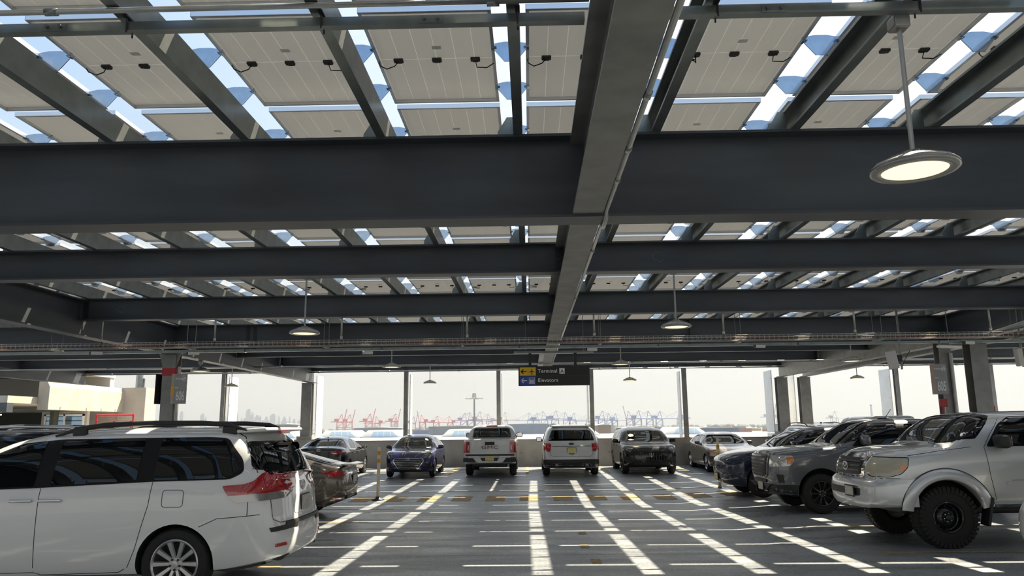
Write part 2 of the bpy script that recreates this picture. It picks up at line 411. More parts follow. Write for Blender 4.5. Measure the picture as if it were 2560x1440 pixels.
for (x, z0, lab) in ((GX[1], 3.68, 'left girder carrying bright sun patches'), (GX[3], 3.70, 'inner one of the paired right girders'), (GX[4], 3.70, 'outer one of the paired right girders')):
    girder(x, -12, BY[3]-.011, z0, lab + ', near span', M_BEAM, top=TOP-.03)
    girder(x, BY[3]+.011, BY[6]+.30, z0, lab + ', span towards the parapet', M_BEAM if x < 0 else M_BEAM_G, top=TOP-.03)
girder(GX[0], 8, BY[6], 3.7, 'outermost girder on the far left', M_BEAM)
girder(GX[5], 8, BY[6], 3.7, 'outermost girder on the far right', M_BEAM)

# ------------------------------------------------------------------ columns
def column(x, y, z1, w, d, label, zb=None, base=False, m=None, name='steel_column'):
    z0 = fz(y) if zb is None else zb
    r = thing(name, label, 'column', (x, y, z0), 0, 'steel columns')
    h = z1-z0
    q = MB(); q.prism([(a, b) for a, b in [(p[0], p[1]-d/2) for p in isec(w, d, .02, .014)]], 'z', 0, h); q.obj('shaft', m or M_COL, r)
    q = MB(); q.box(-w/2-.02, w/2+.02, -d/2-.02, d/2+.02, h-.02, h); q.obj('cap_plate', M_COL, r)
    q = MB(); q.box(-w/2-.04, w/2+.04, -d/2-.04, d/2+.04, 0, .025); q.obj('base_plate', M_COL, r)
    return r
c606 = column(-9.42, BY[3], 3.74, .33, .34, 'grey column with red band and number 606 sign')
q = MB(); q.box(-.175, .175, -.18, .18, 3.26, 3.46); q.obj('red_band', M_RED, c606)
q = MB()
for s in (-1, 1): q.prism([(s*.165, 3.47), (s*.165, 3.87), (s*.30, 3.87)], 'y', -.15, -.13); 
q.box(-.175, .175, -.185, -.172, 3.46, 3.87); q.obj('haunch_plates', M_COL, c606)
q = MB(); q.tube([(.23, -.10, 0), (.23, -.10, 3.5)], .045, 10); q.obj('downpipe', M_EMT, c606)
c605 = column(10.68, BY[3], 3.78, .30, .28, 'grey column with number 605 sign beside red fire box', m=M_COL)
q = MB(); q.tube([(.10, -.20, 0), (.10, -.20, 3.6)], .045, 10); q.obj('downpipe', M_EMT, c605)
c6b = column(11.52, BY[3], 3.78, .42, .36, 'bare grey column right of the 605 sign column', m=M_COL)
q = MB(); q.box(.21, .26, -.14, .0, 1.9, 2.25); q.obj('red_call_box', M_RED, c6b)
def perim(x, big, label):
    y = WALL_Y+.02 if not big else WALL_Y-.16
    zb = 1.20 if not big else fz(33)
    z1 = 4.17 if not big else 3.70
    r = column(x, y, z1, .17 if not big else .44, .20 if not big else .36, label, zb)
    if big:
        q = MB(); q.rbox((0, 0, .62), (.85, .66, 1.24), .02); q.box(-.33, .33, -.3, .3, 1.24, 1.36); q.obj('concrete_pedestal', M_CONC_D, r)
    fx = x + (.14 if x < 0 else -.14)*(1 if not big else 1.9)
    f = thing('facade_fin', 'white vertical facade fin beside ' + label, 'fin', (fx, WALL_Y+.27, 1.0), 0, 'white facade fins')
    dep = .55 if not big else 1.05
    if abs(x) > 12 : dep = 1.0
    q = MB(); q.box(-.02, .02, 0, dep, .35, 3.05); q.obj('fin_panel', M_WHITE, f)
    q = MB(); q.box(-.02, .02, 0, dep, -.9, .34); q.obj('fin_panel', M_WHITE, f)
    for z in (.9, 1.8, 2.7): q = MB(); q.cbox((0, .08, z), (.06, .12, .02)); q.obj('fixing_clip', M_EMT, f)
    return r
perim(-13.45, False, 'slim facade post left of the skyline tower')
perim(-9.68, True, 'thick edge column on a concrete pedestal')
perim(-5.40, False, 'slim facade post behind the dark blue sedan')
perim(-1.35, False, 'slim facade post behind the white tailgate pickup')
perim(2.70, False, 'slim facade post right of the hanging sign')
perim(6.73, False, 'slim facade post behind the beige sedan')
perim(10.85, True, 'left one of the paired thick edge columns')
perim(11.82, True, 'right one of the paired thick edge columns')
perim(15.85, False, 'slim facade post left of the 605 sign')
perim(19.9, False, 'slim facade post at the far right')

# ------------------------------------------------------------------ purlins with brackets and cleats
PX0, PP = -.123, 1.307           # gap centre nearest the viewer, pitch
RY0, RP = 7.14, 1.813            # panel row joint, pitch
ZP = 4.90                        # underside of the panel frames
PW, PL, PG = 1.04, 1.69, .125
KMIN, KMAX = -15, 17
def purlin_mesh():
    # C channel open towards -x
    w, h, t, lip = .085, .25, .004, .022
    p = [(.04, 0), (.04-w, 0), (.04-w, lip), (.04-w+t, lip), (.04-w+t, t), (.04-t, t), (.04-t, h-t), (.04-w+t, h-t), (.04-w+t, h-lip), (.04-w, h-lip), (.04-w, h), (.04, h)]
    q = MB(); q.prism(p, 'y', -12, BY[6]+.2); return q.mesh('purlin', M_GALV)
PURLIN_ME = purlin_mesh()
def bracket_mesh():
    q = MB()
    q.prism([(-.05, -.13), (.05, -.13), (.155, .0), (.155, .03), (.05, .05), (-.05, .05), (-.155, .03), (-.155, .0)], 'y', -.004, .004)
    for s in (-1, 1): q.box(s*.135-.02, s*.135+.02, -.03, .03, -.004, .004); q.cbox((s*.15, .0, .0), (.02, .05, .03))
    return q.mesh('panel_bracket', M_GALV_B)
BRACKET_ME = bracket_mesh()
def cleat_mesh():
    q = MB(); q.prism([(-.03, 0), (-.20, 0), (-.20, .08), (-.11, .23), (-.03, .23)], 'y', -.005, .005); q.box(-.20, .04, -.06, .06, -.006, .006)
    return q.mesh('purlin_cleat', M_GALV)
CLEAT_ME = cleat_mesh()
ROWS = list(range(-11, 15))      # row r spans RY0+RP*(r-1) .. RY0+RP*r
def half_w(y): return .70*max(y, 1)+1.6
for k in range(KMIN, KMAX+1):
    x = PX0+PP*k
    if x < -20.2 or x > 21: continue
    n = k if k <= 0 else k
    side = ('%s galvanised roof purlin left of the middle girder' % ORD[-k+1]) if k <= 0 else ('%s galvanised roof purlin right of the middle girder' % ORD[k])
    r = thing('roof_purlin', side, 'purlin', (x+.05, 0, TOP), 0, 'galvanised roof purlins')
    link('channel', PURLIN_ME, r)
    for rr in ROWS:
        for fr in (.35, .80):
            y = RY0+RP*(rr-1)+PG/2+PL*fr
            if y < 3.4 or y > BY[6] or abs(x) > half_w(y): continue
            link('panel_bracket', BRACKET_ME, r, (-.05, y, ZP-TOP))
    for y in BY:
        if abs(x) < half_w(y): link('purlin_cleat', CLEAT_ME, r, (0, y, .002))

# ------------------------------------------------------------------ solar panels
def panel_meshes():
    a, b, h, l = PW/2, PL/2, .045, .028
    q = MB()
    for (x0, x1, y0, y1) in ((-a, a, -b, -b+.004), (-a, a, b-.004, b), (-a, -a+.004, -b, b), (a-.004, a, -b, b)): q.box(x0, x1, y0, y1, 0, h)
    for (x0, x1, y0, y1) in ((-a, a, -b, -b+l), (-a, a, b-l, b), (-a, -a+l, -b, b), (a-l, a, -b, b)): q.box(x0, x1, y0, y1, 0, .003)
    fr = q.mesh('frame', M_ALU)
    q = MB(); z = h-.006; q.add([(-a+.004, -b+.004, z), (a-.004, -b+.004, z), (a-.004, b-.004, z), (-a+.004, b-.004, z)], [(0, 3, 2, 1)])
    sh = q.mesh('back_sheet', M_SHEET, fix=False)
    q = MB(); q.rbox((0, 0, z-.014), (.085, .055, .026), .008); q.cbox((0, .035, z-.010), (.05, .03, .014)); jb = q.mesh('junction_box', M_BLACK)
    q = MB(); q.add([(-.04, -.03, z-.001), (.04, -.03, z-.001), (.04, .03, z-.001), (-.04, .03, z-.001)], [(0, 3, 2, 1)]); st = q.mesh('type_label', M_STICKER, fix=False)
    cb = []
    q = MB(); q.tube([(-.34, 0, z-.02), (-.38, .03, z-.05), (-.45, .04, z-.07), (-.50, .0, z-.06), (-.515, -.05, z-.02)], .005, 6); cb.append(q.mesh('lead_cable', M_CABLE, True))
    q = MB(); q.tube([(-.34+.0, 0, z-.02)] + [(-.42-.08*math.cos(t), .05*math.sin(t), z-.07-.02*math.sin(t/2)) for t in [math.pi+ .6*i for i in range(11)]] + [(-.515, .02, z-.03)], .005, 6); cb.append(q.mesh('lead_cable', M_CABLE, True))
    q = MB(); q.tube([(.34, 0, z-.02), (.35, .06, z-.06), (.44, .05, z-.07), (.515, .03, z-.03)], .005, 6); cb.append(q.mesh('lead_cable', M_CABLE, True))
    return fr, sh, jb, st, cb
FR_ME, SH_ME, JB_ME, ST_ME, CB_ME = panel_meshes()
def flat_panel_mesh():
    q = MB(); a, b, h = PW/2, PL/2, .045
    for (x0, x1, y0, y1) in ((-a, a, -b, -b+.02), (-a, a, b-.02, b), (-a, -a+.02, -b, b), (a-.02, a, -b, b)): q.box(x0, x1, y0, y1, 0, h, 1)
    z = h-.006; q.add([(-a+.004, -b+.004, z), (a-.004, -b+.004, z), (a-.004, b-.004, z), (-a+.004, b-.004, z)], [(0, 3, 2, 1)], 0)
    return q
random.seed(4)
rest = MB()
col_name = {}
for r_ in ROWS:
    yc_ = RY0+RP*(r_-.5)
    for k in range(KMIN, KMAX):
        xc_ = PX0+PP*(k+.5)
        if xc_ < -20.2 or xc_ > 21.3: continue
        inview = yc_ > 4.2 and yc_ < 32.9 and abs(xc_) < half_w(yc_)-.9
        if not inview or yc_ > 24.5 and abs(xc_) > 15:
            q = flat_panel_mesh(); o = len(rest.v)
            rest.v += [(x+xc_, y+yc_, z+ZP) for x, y, z in q.v]; rest.f += [tuple(i+o for i in f) for f in q.f]; rest.m += q.m
            continue
        c = k+1 if k >= 0 else -k
        lab = 'white-backed solar panel, %s row from the viewer, ' % ORD[r_+2] + ('column directly above the middle girder' if k == 0 else '%s column %s of the middle girder' % (ORD[abs(k)], 'right' if k > 0 else 'left'))
        p = thing('solar_panel', lab, 'solar panel', (xc_, yc_, ZP), 0, 'solar panels of the canopy roof')
        link('frame', FR_ME, p); link('back_sheet', SH_ME, p)
        if yc_ < 21:
            for x in (-.34, 0, .34): link('junction_box', JB_ME, p, (x, 0, 0))
            link('lead_cable', CB_ME[random.choice((0, 0, 1))], p); link('lead_cable', CB_ME[2], p)
            link('type_label', ST_ME, p, (.02, -.20, 0))
me = rest.mesh('roof_panels_beyond', [M_SHEET, M_ALU], fix=False)
ro = link('solar_panel_field', me); tag(ro, 'rest of the solar panel field over the outer bays', 'solar panels', None, 'stuff')

# chalk marks left on the beam webs
M_CHALK = mat('chalk_mark', (.16, .17, .18), .9)
for (x, k, r_) in ((1.98, 1, .085), (-8.55, 2, .075)):
    q = MB(); q.tube([(x+r_*math.cos(t*.3), BY[k]-.0095, 4.24+r_*.9*math.sin(t*.3)+.01*math.sin(t)) for t in range(20)], .004, 4)
    q.obj('chalk_ring', M_CHALK, [o for o in bpy.data.objects if o.name.startswith('steel_crossbeam') and abs(o.data.vertices[0].co.y-BY[k]) < .2 and min(v.co.x for v in o.data.vertices) < x < max(v.co.x for v in o.data.vertices)][0])
# ------------------------------------------------------------------ high bay lamps
M_LAMP = mat('lamp_housing', (.30, .30, .29), .35, metal=.75)
M_LED = mat('lit_led_lens', (.9, .85, .7), .5, emit=(1.0, .84, .50), estr=1.35)
def lamp(x, y, z, rod_top, label, lit=1.0):
    r = thing('high_bay_lamp', label, 'lamp', (x, y, z), 0, 'round high bay lamps')
    q = MB(); q.lathe([(0, .125), (.055, .125), (.06, .10), (.10, .095), (.245, .035), (.262, .02), (.264, .0), (.25, -.012), (.20, -.010), (.195, .0)], 40)
    q.obj('housing', M_LAMP, r, True)
    q = MB()
    for k in range(12):
        a = k*math.pi/6; q.add([(.09*math.cos(a), .09*math.sin(a), .10), (.24*math.cos(a), .24*math.sin(a), .04), (.24*math.cos(a), .24*math.sin(a), .046), (.09*math.cos(a), .09*math.sin(a), .112)], [(0, 1, 2, 3)])
    q.obj('cooling_fins', M_LAMP, r)
    q = MB(); q.lathe([(0, -.004), (.195, -.004)], 40); q.obj('led_lens', M_LED, r)
    q = MB(); q.tube([(0, 0, .12), (0, 0, rod_top-z)], .016, 8); q.obj('stem', M_EMT, r)
    q = MB(); q.rbox((0, 0, rod_top-z-.03), (.11, .11, .09), .015); q.obj('mounting_box', M_LAMP, r)
    ld = bpy.data.lights.new('lamp_light', 'AREA'); ld.shape = 'DISK'; ld.size = .38; ld.energy = 7.0; ld.color = (1.0, .84, .55)
    lo = bpy.data.objects.new('lamp_light', ld); COL.objects.link(lo); lo.parent = r; lo.location = (0, 0, -.02)
    return r
lamp(2.48, 4.7, 3.315, 4.36, 'large nearest round lamp glowing warm at the upper right')
lamp(-3.94, 13.2, 3.38, 4.42, 'lit round lamp hanging left, behind the second crossbeam')
lamp(2.57, 13.2, 3.41, 4.42, 'lit round lamp hanging right of the middle girder, mid distance')
for x, y, z, lab in ((-9.5, 21.8, 3.40, 'round lamp half hidden behind the red banded column'), (-3.95, 21.8, 3.45, 'lit round lamp left of the hanging sign'), (2.62, 21.8, 3.45, 'lit round lamp right of the hanging sign'),
                     (9.15, 21.8, 3.46, 'lit round lamp near the paired edge columns'),
                     (-11.9, 30.3, 3.42, 'far round lamp above the skyline tower'), (-3.95, 30.3, 3.46, 'far round lamp hanging in front of the port cranes, left'),
                     (3.97, 30.3, 3.48, 'far round lamp right of the sign, against the sky'), (12.87, 30.3, 3.46, 'far round lamp right of the paired edge columns')):
    lamp(x, y, z, 3.675 if -10 < x < -9 else 4.465, lab)

# ------------------------------------------------------------------ strut channel and conduit across the near bay
def strut(y, z, x0, x1, label, w=.062, h=.062):
    r = thing('strut_channel', label, 'channel', (0, y, z), 0, 'strut channels')
    t = .005
    q = MB(); q.prism([(-w/2, h), (-w/2, 0), (w/2, 0), (w/2, h), (w/2-.018, h), (w/2-.018, h-t), (w/2-t, h-t), (w/2-t, t), (-w/2+t, t), (-w/2+t, h-t), (-w/2+.018, h-t), (-w/2+.018, h)], 'x', x0, x1)
    q.obj('channel', M_GALV, r); return r
st1 = strut(4.66, 4.365, -9.3, .40, 'galvanised strut channel across the near bay, left of the girder')
st2 = strut(4.62, 4.365, .73, 10.6, 'galvanised strut channel holding the big lamp')
for stt, y in ((st1, 4.66), (st2, 4.62)):
    for k in range(-7, 9):
        x = PX0+PP*k+.05
        if (stt is st1 and x > .3) or (stt is st2 and x < .8) or abs(x) > 9.2: continue
        q = MB(); q.tube([(x+.03, -.04, -.02), (x+.03, -.04, .12)], .006, 6); q.tube([(x+.03, .04, -.02), (x+.03, .04, .12)], .006, 6); q.cbox((x+.03, 0, .09), (.03, .14, .012)); q.obj('beam_clamp', M_BOLT, stt)
    for x in (-3.15, -.62, 1.63, 4.2):
        if (stt is st1) == (x < .5):
            q = MB(); q.cbox((x, -.034, .03), (.16, .008, .055)); q.lathe([(.012, 0), (.012, .02), (0, .02)], 8, Matrix.Translation((x-.045, -.036, .03)) @ Matrix.Rotation(math.radians(90), 4, 'X')); q.lathe([(.012, 0), (.012, .02), (0, .02)], 8, Matrix.Translation((x+.045, -.036, .03)) @ Matrix.Rotation(math.radians(90), 4, 'X')); q.obj('splice_plate', M_GALV, stt)
def pipe(pts, r, label, name='conduit', m=None, cpl=None):
    o = thing(name, label, 'conduit', pts[0], 0)
    p0 = Vector(pts[0]); q = MB(); q.tube([Vector(p)-p0 for p in pts], r, 10); q.obj('pipe', m or M_EMT, o, True)
    if cpl:
        for c, d in cpl:
            d = Vector(d).normalized(); c = Vector(c)-p0
            q = MB(); q.tube([c-d*.04, c+d*.04], r*1.35, 10); q.obj('coupling', M_GALV, o, True)
    return o
pipe([(-9.3, 4.52, 4.43), (.42, 4.50, 4.44)], .019, 'thin conduit above the near strut channel, left', cpl=[((x, 4.51, 4.435), (1, 0, 0)) for x in (-6.0, -3.1, -.2)])
pipe([(.75, 4.50, 4.44), (3.2, 4.50, 4.44)], .019, 'thin conduit above the near strut channel, right')
pipe([(.735, -3, 3.685), (.735, BY[0]-.2, 3.685), (.735, BY[0]-.12, 3.62), (.735, BY[0]+.18, 3.62), (.735, BY[0]+.28, 3.685), (.735, BY[3]-.3, 3.685), (.735, BY[4]+.1, 3.685), (.72, BY[4]+.25, 3.60)], .020,
     'long pale conduit running along the middle girder', cpl=[((.735, y, 3.685), (0, 1, 0)) for y in (4.3, 5.2, 5.9, 8.4, 11.6, 14.6, 17.6)])
pipe([(-21, 32.5, 4.11), (21, 32.5, 4.11)], .03, 'sprinkler pipe under the farthest edge beam', 'sprinkler_pipe', M_GALV, cpl=[((x, 32.5, 4.11), (1, 0, 0)) for x in range(-18, 20, 3)])
pipe([(-20, 25.9, 3.83), (20, 25.9, 3.83)], .022, 'conduit running across behind the cable tray', cpl=[((x+.5, 25.9, 3.83), (1, 0, 0)) for x in range(-15, 18, 3)])
pipe([(9.6, 16.2, 3.50), (10.25, 15.7, 3.74), (12.2, 13.2, 3.80), (12.8, 8.0, 3.85)], .05, 'thick grey conduit bending up along the right girder', 'conduit', M_EMT, cpl=[((10.25, 15.7, 3.74), (1, -.7, .1)), ((12.2, 13.2, 3.80), (.3, -1, 0))])
# ------------------------------------------------------------------ drops and cable tray
M_WIRE = mat('zinc_wire', (.60, .60, .57), .35, metal=.8)
M_REDCAB = mat('red_cables', (.17, .05, .035), .55)
def tray():
    r = thing('cable_tray', 'long wire basket cable tray crossing below the roof', 'cable tray', (0, 16.0, 3.46), 0)
    X0, X1, W, Hh = -13.5, 13.5, .30, .10
    for (y, z) in ((-W/2, 0), (-W/2, Hh/2), (-W/2, Hh), (W/2, 0), (W/2, Hh/2), (W/2, Hh), (-.05, 0), (.05, 0)):
        q = MB(); q.tube([(X0, y, z), (X1, y, z)], .0045, 5); q.obj('long_wire', M_WIRE, r)
    q = MB(); x = X0
    while x < X1:
        q.tube([(x, -W/2, Hh), (x, -W/2, 0), (x, W/2, 0), (x, W/2, Hh)], .0035, 4); x += .10
    o = q.obj('cross_wires', M_WIRE, r); o['kind'] = 'stuff'
    random.seed(8)
    for i, (y, z, m) in enumerate(((-.10, .012, M_REDCAB), (-.07, .012, M_REDCAB), (-.03, .012, M_CABLE), (.01, .014, M_CABLE), (.05, .012, M_REDCAB), (.09, .012, M_CABLE))):
        q = MB(); q.tube([(X0+j*1.0, y+random.uniform(-.012, .012), z+random.uniform(0, .02)) for j in range(28)], .011, 6); q.obj('tray_cable', m, r)
    for k in range(10):
        xx = -13+2.9*k
        q = MB(); q.cbox((xx, 0, -.03), (.045, .46, .045)); q.tube([(xx, -.2, -.05), (xx, -.2, .96)], .006, 6); q.tube([(xx, .2, -.05), (xx, .2, .96)], .006, 6); q.obj('trapeze_hanger', M_GALV, r)
    return r
tray()
def side_channel():
    r = thing('wireway', 'slim grey wireway running below the cable tray', 'wireway', (0, 15.95, 3.34), 0)
    q = MB(); q.box(-13.2, 13.2, -.05, .05, 0, .055); q.obj('duct', M_GALV, r)
    for k in range(9): q = MB(); q.cbox((-11.8+2.9*k, 0, .028), (.03, .108, .062)); q.obj('joint_strap', M_GALV_B, r)
side_channel()
for i, x in enumerate((-9.12, -6.68, -3.97, -1.30, 1.38, 4.09, 6.82, 9.62)):
    d = thing('cable_drop', '%s grey cable drop pipe from the left, above the cable tray' % ORD[i+1], 'conduit', (x, 15.95, 3.62), 0, 'cable drop pipes')
    q = MB(); q.tube([(0, 0, 0), (0, 0, .84)], .020, 8); q.obj('pipe', M_EMT, d, True)
    q = MB(); q.tube([(0, 0, -.03), (0, 0, .03)], .028, 8); q.obj('bushing', M_WIRE, d, True)
    q = MB(); q.tube([(0, 0, 0), (.01, .01, -.06), (-.03, .02, -.11), (-.06, .03, -.14)], .013, 6); q.obj('cable_loop', M_CABLE, d, True)
# small linear lights / detectors under the tray
for i, (x, y, z) in enumerate(((-7.0, 15.7, 3.30), (-3.35, 15.7, 3.27), (1.30, 15.7, 3.28), (4.75, 15.7, 3.30), (-9.05, 15.7, 3.33), (9.0, 15.7, 3.32))):
    d = thing('camera_unit', '%s small grey camera unit from the left, below the tray' % ORD[(4, 3, 2, 5, 1, 6)[0] if False else sorted(range(6), key=lambda j: (-7.0, -3.35, 1.30, 4.75, -9.05, 9.0)[j]).index(i)+1], 'camera', (x, y, z), .2, 'small camera units below the tray')
    q = MB(); q.rbox((0, 0, 0), (.22, .07, .06), .012); q.obj('body', mat('light_grey_plastic', (.55, .55, .54), .5), d)
    q = MB(); q.cbox((-.12, 0, .0), (.03, .06, .06)); q.obj('end_cap', M_BLACK, d)
    q = MB(); q.tube([(0, .0, .02), (.0, .24, .05)], .012, 6); q.obj('arm', M_BLACK, d)

# ------------------------------------------------------------------ hanging way-finding sign
M_SIGN = mat('black_sign_face', (.012, .013, .014), .45)
M_SYEL = mat('sign_yellow', (.78, .50, .02), .5)
M_SBLUE = mat('sign_blue', (.02, .08, .42), .5)
M_SWHITE = mat('sign_white', (.80, .82, .82), .5)
def arrow_poly(cx, cz, s): # arrow pointing to -x, list of quads
    t = s*.16
    return [[(cx-s*.5, cz), (cx-s*.5+t*.7, cz+t*.7), (cx+s*.5, cz+t*.5), (cx+s*.5, cz-t*.5), (cx-s*.5+t*.7, cz-t*.7)],
            [(cx-s*.55, cz), (cx-s*.10, cz+s*.45), (cx+.02*s, cz+s*.34), (cx-s*.32, cz)], [(cx-s*.55, cz), (cx-s*.32, cz), (cx+.02*s, cz-s*.34), (cx-s*.10, cz-s*.45)]]
def hang_sign():
    X0, X1, Z0, Z1, Y = -.243, 1.356, 2.625, 3.06, 17.2
    r = thing('hanging_sign', 'black hanging sign reading Terminal A and Elevators', 'sign', ((X0+X1)/2, Y, Z0), 0)
    W, Hh = X1-X0, Z1-Z0
    q = MB(); q.rbox((0, 0, Hh/2), (W, .08, Hh), .006); q.obj('sign_case', M_SIGN, r)
    q = MB(); q.box(-W/2+.03, W/2-.03, -.043, -.040, Hh*.49, Hh*.497); q.obj('divider', mat('sign_rule', (.12, .12, .12), .5), r)
    q = MB(); q.box(-W/2+.03, -W/2+.39, -.046, -.040, Hh*.52, Hh*.95); ye = q.obj('yellow_field', M_SYEL, r)
    q = MB(); q.box(-W/2+.03, -W/2+.39, -.046, -.040, Hh*.05, Hh*.48); bl = q.obj('blue_field', M_SBLUE, r)
    def flat(polys, m, name, par, y=-.049):
        q = MB()
        for p in polys: q.prism(p, 'y', y, y+.003)
        return q.obj(name, m, par)
    ax = -W/2+.12
    flat(arrow_poly(ax, Hh*.735, .13), M_SIGN, 'arrow', ye); flat(arrow_poly(ax, Hh*.265, .13), M_SWHITE, 'arrow', bl)
    sx = -W/2+.21
    flat([[(sx, Hh*.58), (sx+.004, Hh*.58), (sx+.004, Hh*.89), (sx, Hh*.89)]], M_SIGN, 'rule', ye)
    flat([[(sx, Hh*.1), (sx+.004, Hh*.1), (sx+.004, Hh*.43), (sx, Hh*.43)]], M_SWHITE, 'rule', bl)
    px_, pz = -W/2+.30, Hh*.735; s = .065
    flat([[(px_-.10*s*2/2, pz-s), (px_+.10*s, pz-s), (px_+.12*s, pz+s*.7), (px_, pz+s), (px_-.12*s, pz+s*.7)],
          [(px_, pz+s*.3), (px_+s, pz-s*.25), (px_+s, pz-s*.42), (px_, pz-s*.1)], [(px_, pz+s*.3), (px_-s, pz-s*.25), (px_-s, pz-s*.42), (px_, pz-s*.1)],
          [(px_, pz-s*.7), (px_+s*.4, pz-s*.95), (px_+s*.4, pz-s*1.08), (px_, pz-s*.95)], [(px_, pz-s*.7), (px_-s*.4, pz-s*.95), (px_-s*.4, pz-s*1.08), (px_, pz-s*.95)]], M_SIGN, 'plane_symbol', ye)
    ez = Hh*.265; ex = px_
    el = [[(ex-.055, ez-.075), (ex+.055, ez-.075), (ex+.055, ez-.066), (ex-.055, ez-.066)], [(ex-.062, ez-.075), (ex-.055, ez-.075), (ex-.055, ez+.075), (ex-.062, ez+.075)], [(ex+.055, ez-.075), (ex+.062, ez-.075), (ex+.062, ez+.075), (ex+.055, ez+.075)]]
    for dx in (-.028, .0, .028):
        el.append([(ex+dx-.011, ez-.055), (ex+dx+.011, ez-.055), (ex+dx+.011, ez+.01), (ex+dx-.011, ez+.01)]); el.append([(ex+dx-.007, ez+.015), (ex+dx+.007, ez+.015), (ex+dx+.007, ez+.03), (ex+dx-.007, ez+.03)])
    for dx in (-.022, .022): el.append([(ex+dx-.012, ez+.05), (ex+dx+.012, ez+.05), (ex+dx, ez+.075)])
    flat(el, M_SWHITE, 'elevator_symbol', bl)
    def txt(s_, x, z, size, m=M_SWHITE):
        o = link('lettering', text_mesh(s_, size, m, .0015, True, spacing=1.06), r, (x, -.0435, z), (math.radians(90), 0, 0)); return o
    txt('Terminal', -W/2+.435, Hh*.665, .115); txt('Elevators', -W/2+.435, Hh*.195, .115)
    q = MB(); q.box(-W/2+.92, -W/2+1.04, -.044, -.040, Hh*.60, Hh*.89); ab = q.obj('letter_box', M_SWHITE, r)
    link('lettering', text_mesh('A', .115, M_SIGN, .0015, True), ab, (-W/2+.942, -.0455, Hh*.645), (math.radians(90), 0, 0))
    for x in (-.535, .485):
        q = MB(); q.box(x-.03, x+.03, -.025, .025, Hh, .73)
        for k in range(4): q.cbox((x, 0, Hh+.05+.075*k), (.085, .03, .012))
        q.obj('hanger_post', M_BLACK, r)
    q = MB(); q.box(-.9, .9, -.03, .03, .73, .78); q.obj('support_channel', M_GALV, r)
    for x in (-.63, .677): q = MB(); q.tube([(x, 0, .75), (x, 0, 1.84)], .008, 6); q.obj('hanger_rod', M_GALV, r)
hang_sign()
# ------------------------------------------------------------------ row number signs
M_SGREY = mat('sign_grey', (.30, .30, .30), .5)
M_STAN = mat('sign_tan', (.42, .30, .24), .5)
def row_sign(x, y, z, rot, num, label, accent, orange, reach):
    r = thing('row_sign', label, 'sign', (x, y, z), rot, 'row number signs')
    W, Hh = .40, .77
    q = MB(); q.box(-W/2, W/2, -.012, .012, 0, Hh); q.obj('sign_plate', M_SGREY, r)
    q = MB(); q.box(-W/2, -W/2+.085, -.016, -.012, 0, Hh); b = q.obj('side_band', accent, r)
    if orange: q = MB(); q.prism([(-W/2, .20), (-W/2+.05, .20), (-W/2+.075, .34), (-W/2+.05, .46), (-W/2, .46)], 'y', -.018, -.016); q.obj('orange_mark', mat('sign_orange', (.75, .38, .03), .5), b)
    def t(s_, px_, pz, size): link('lettering', text_mesh(s_, size, M_SWHITE, .001, True), r, (px_, -.014, pz), (math.radians(90), 0, 0))
    t('Parking', -.10, .625, .062); t('Row', -.10, .40, .05)
    o_ = link('row_number', text_mesh(num, .34, M_SWHITE, .001, True, 'CENTER'), r, (.045, -.014, .09), (math.radians(90), 0, 0)); o_.scale = (.44, 1, 1)
    q = MB()
    for (a, b2, c, d) in ((.085, .17, .59, .598), (.085, .17, .712, .72), (.085, .093, .59, .72), (.162, .17, .59, .72)): q.box(a, b2, -.016, -.012, c, d)
    bx = q.obj('letter_frame', M_SWHITE, r)
    link('lettering', text_mesh('A', .11, M_SWHITE, .001, True), bx, (.094, -.014, .615), (math.radians(90), 0, 0))
    for z in (.1, .62): q = MB(); q.box(min(0, reach), max(0, reach), .012, .135, z, z+.04); q.obj('mounting_bracket', M_GALV, r)
row_sign(-9.06, BY[3]-.30, 2.395, 0, '606', 'grey row sign 606 on the red-banded column', mat('sign_band', (.40, .36, .30), .5), True, -.24)
row_sign(10.385, BY[3]-.28, 2.42, 0, '605', 'grey and tan row sign 605 on the right column', M_STAN, False, .24)
r = thing('row_sign', 'dark back of a row sign left of the red banded column', 'sign', (-9.67, BY[3]-.05, 2.40), math.radians(80), 'row number signs')
q = MB(); q.box(-.2, .2, -.012, .012, 0, .77); q.obj('sign_plate', M_BLACK, r)
q = MB(); q.box(-.02, .02, .012, .06, .1, .66); q.obj('mounting_bracket', M_BLACK, r)
# fire box on column 605
r = thing('fire_call_box', 'small red fire box on a pipe below the 605 sign', 'fire box', (10.42, BY[3]-.28, fz(BY[3])), 0)
q = MB(); q.rbox((0, 0, 2.34), (.18, .10, .20), .015); q.obj('box', M_RED, r)
q = MB(); q.tube([(-.02, 0, 0), (-.02, 0, 2.25)], .022, 8); q.obj('red_pipe', M_RED, r); q = MB(); q.tube([(.04, .02, 0), (.04, .02, 2.25)], .016, 8); q.obj('conduit', M_EMT, r)
# wifi antennas / speakers on pipes at right
def antenna(x, y, z, rot, label, m):
    r = thing('antenna_panel', label, 'antenna', (x, y, z), rot, 'box antennas on hanging poles')
    q = MB(); q.rbox((0, 0, 0), (.20, .09, .38), .02, M=Matrix.Rotation(math.radians(-8), 3, 'Y')); q.obj('panel', m, r)
    q = MB(); q.tube([(.17, .03, -.2), (.17, .03, 1.43)], .022, 8); q.obj('pole', M_GALV, r)
    q = MB(); q.cbox((.13, .02, .03), (.12, .07, .14)); q.tube([(.14, .02, -.06), (.18, -.02, -.14), (.24, 0, .0), (.35, .02, .18)], .008, 6); q.obj('bracket', M_BLACK, r)
antenna(7.60, 16.1, 3.02, -.3, 'pale box antenna on a pole left of the 605 sign', mat('antenna_grey', (.55, .53, .55), .5))
antenna(10.22, 16.1, 3.05, .5, 'beige box antenna on a pole at the far right', mat('antenna_beige', (.48, .46, .42), .5))
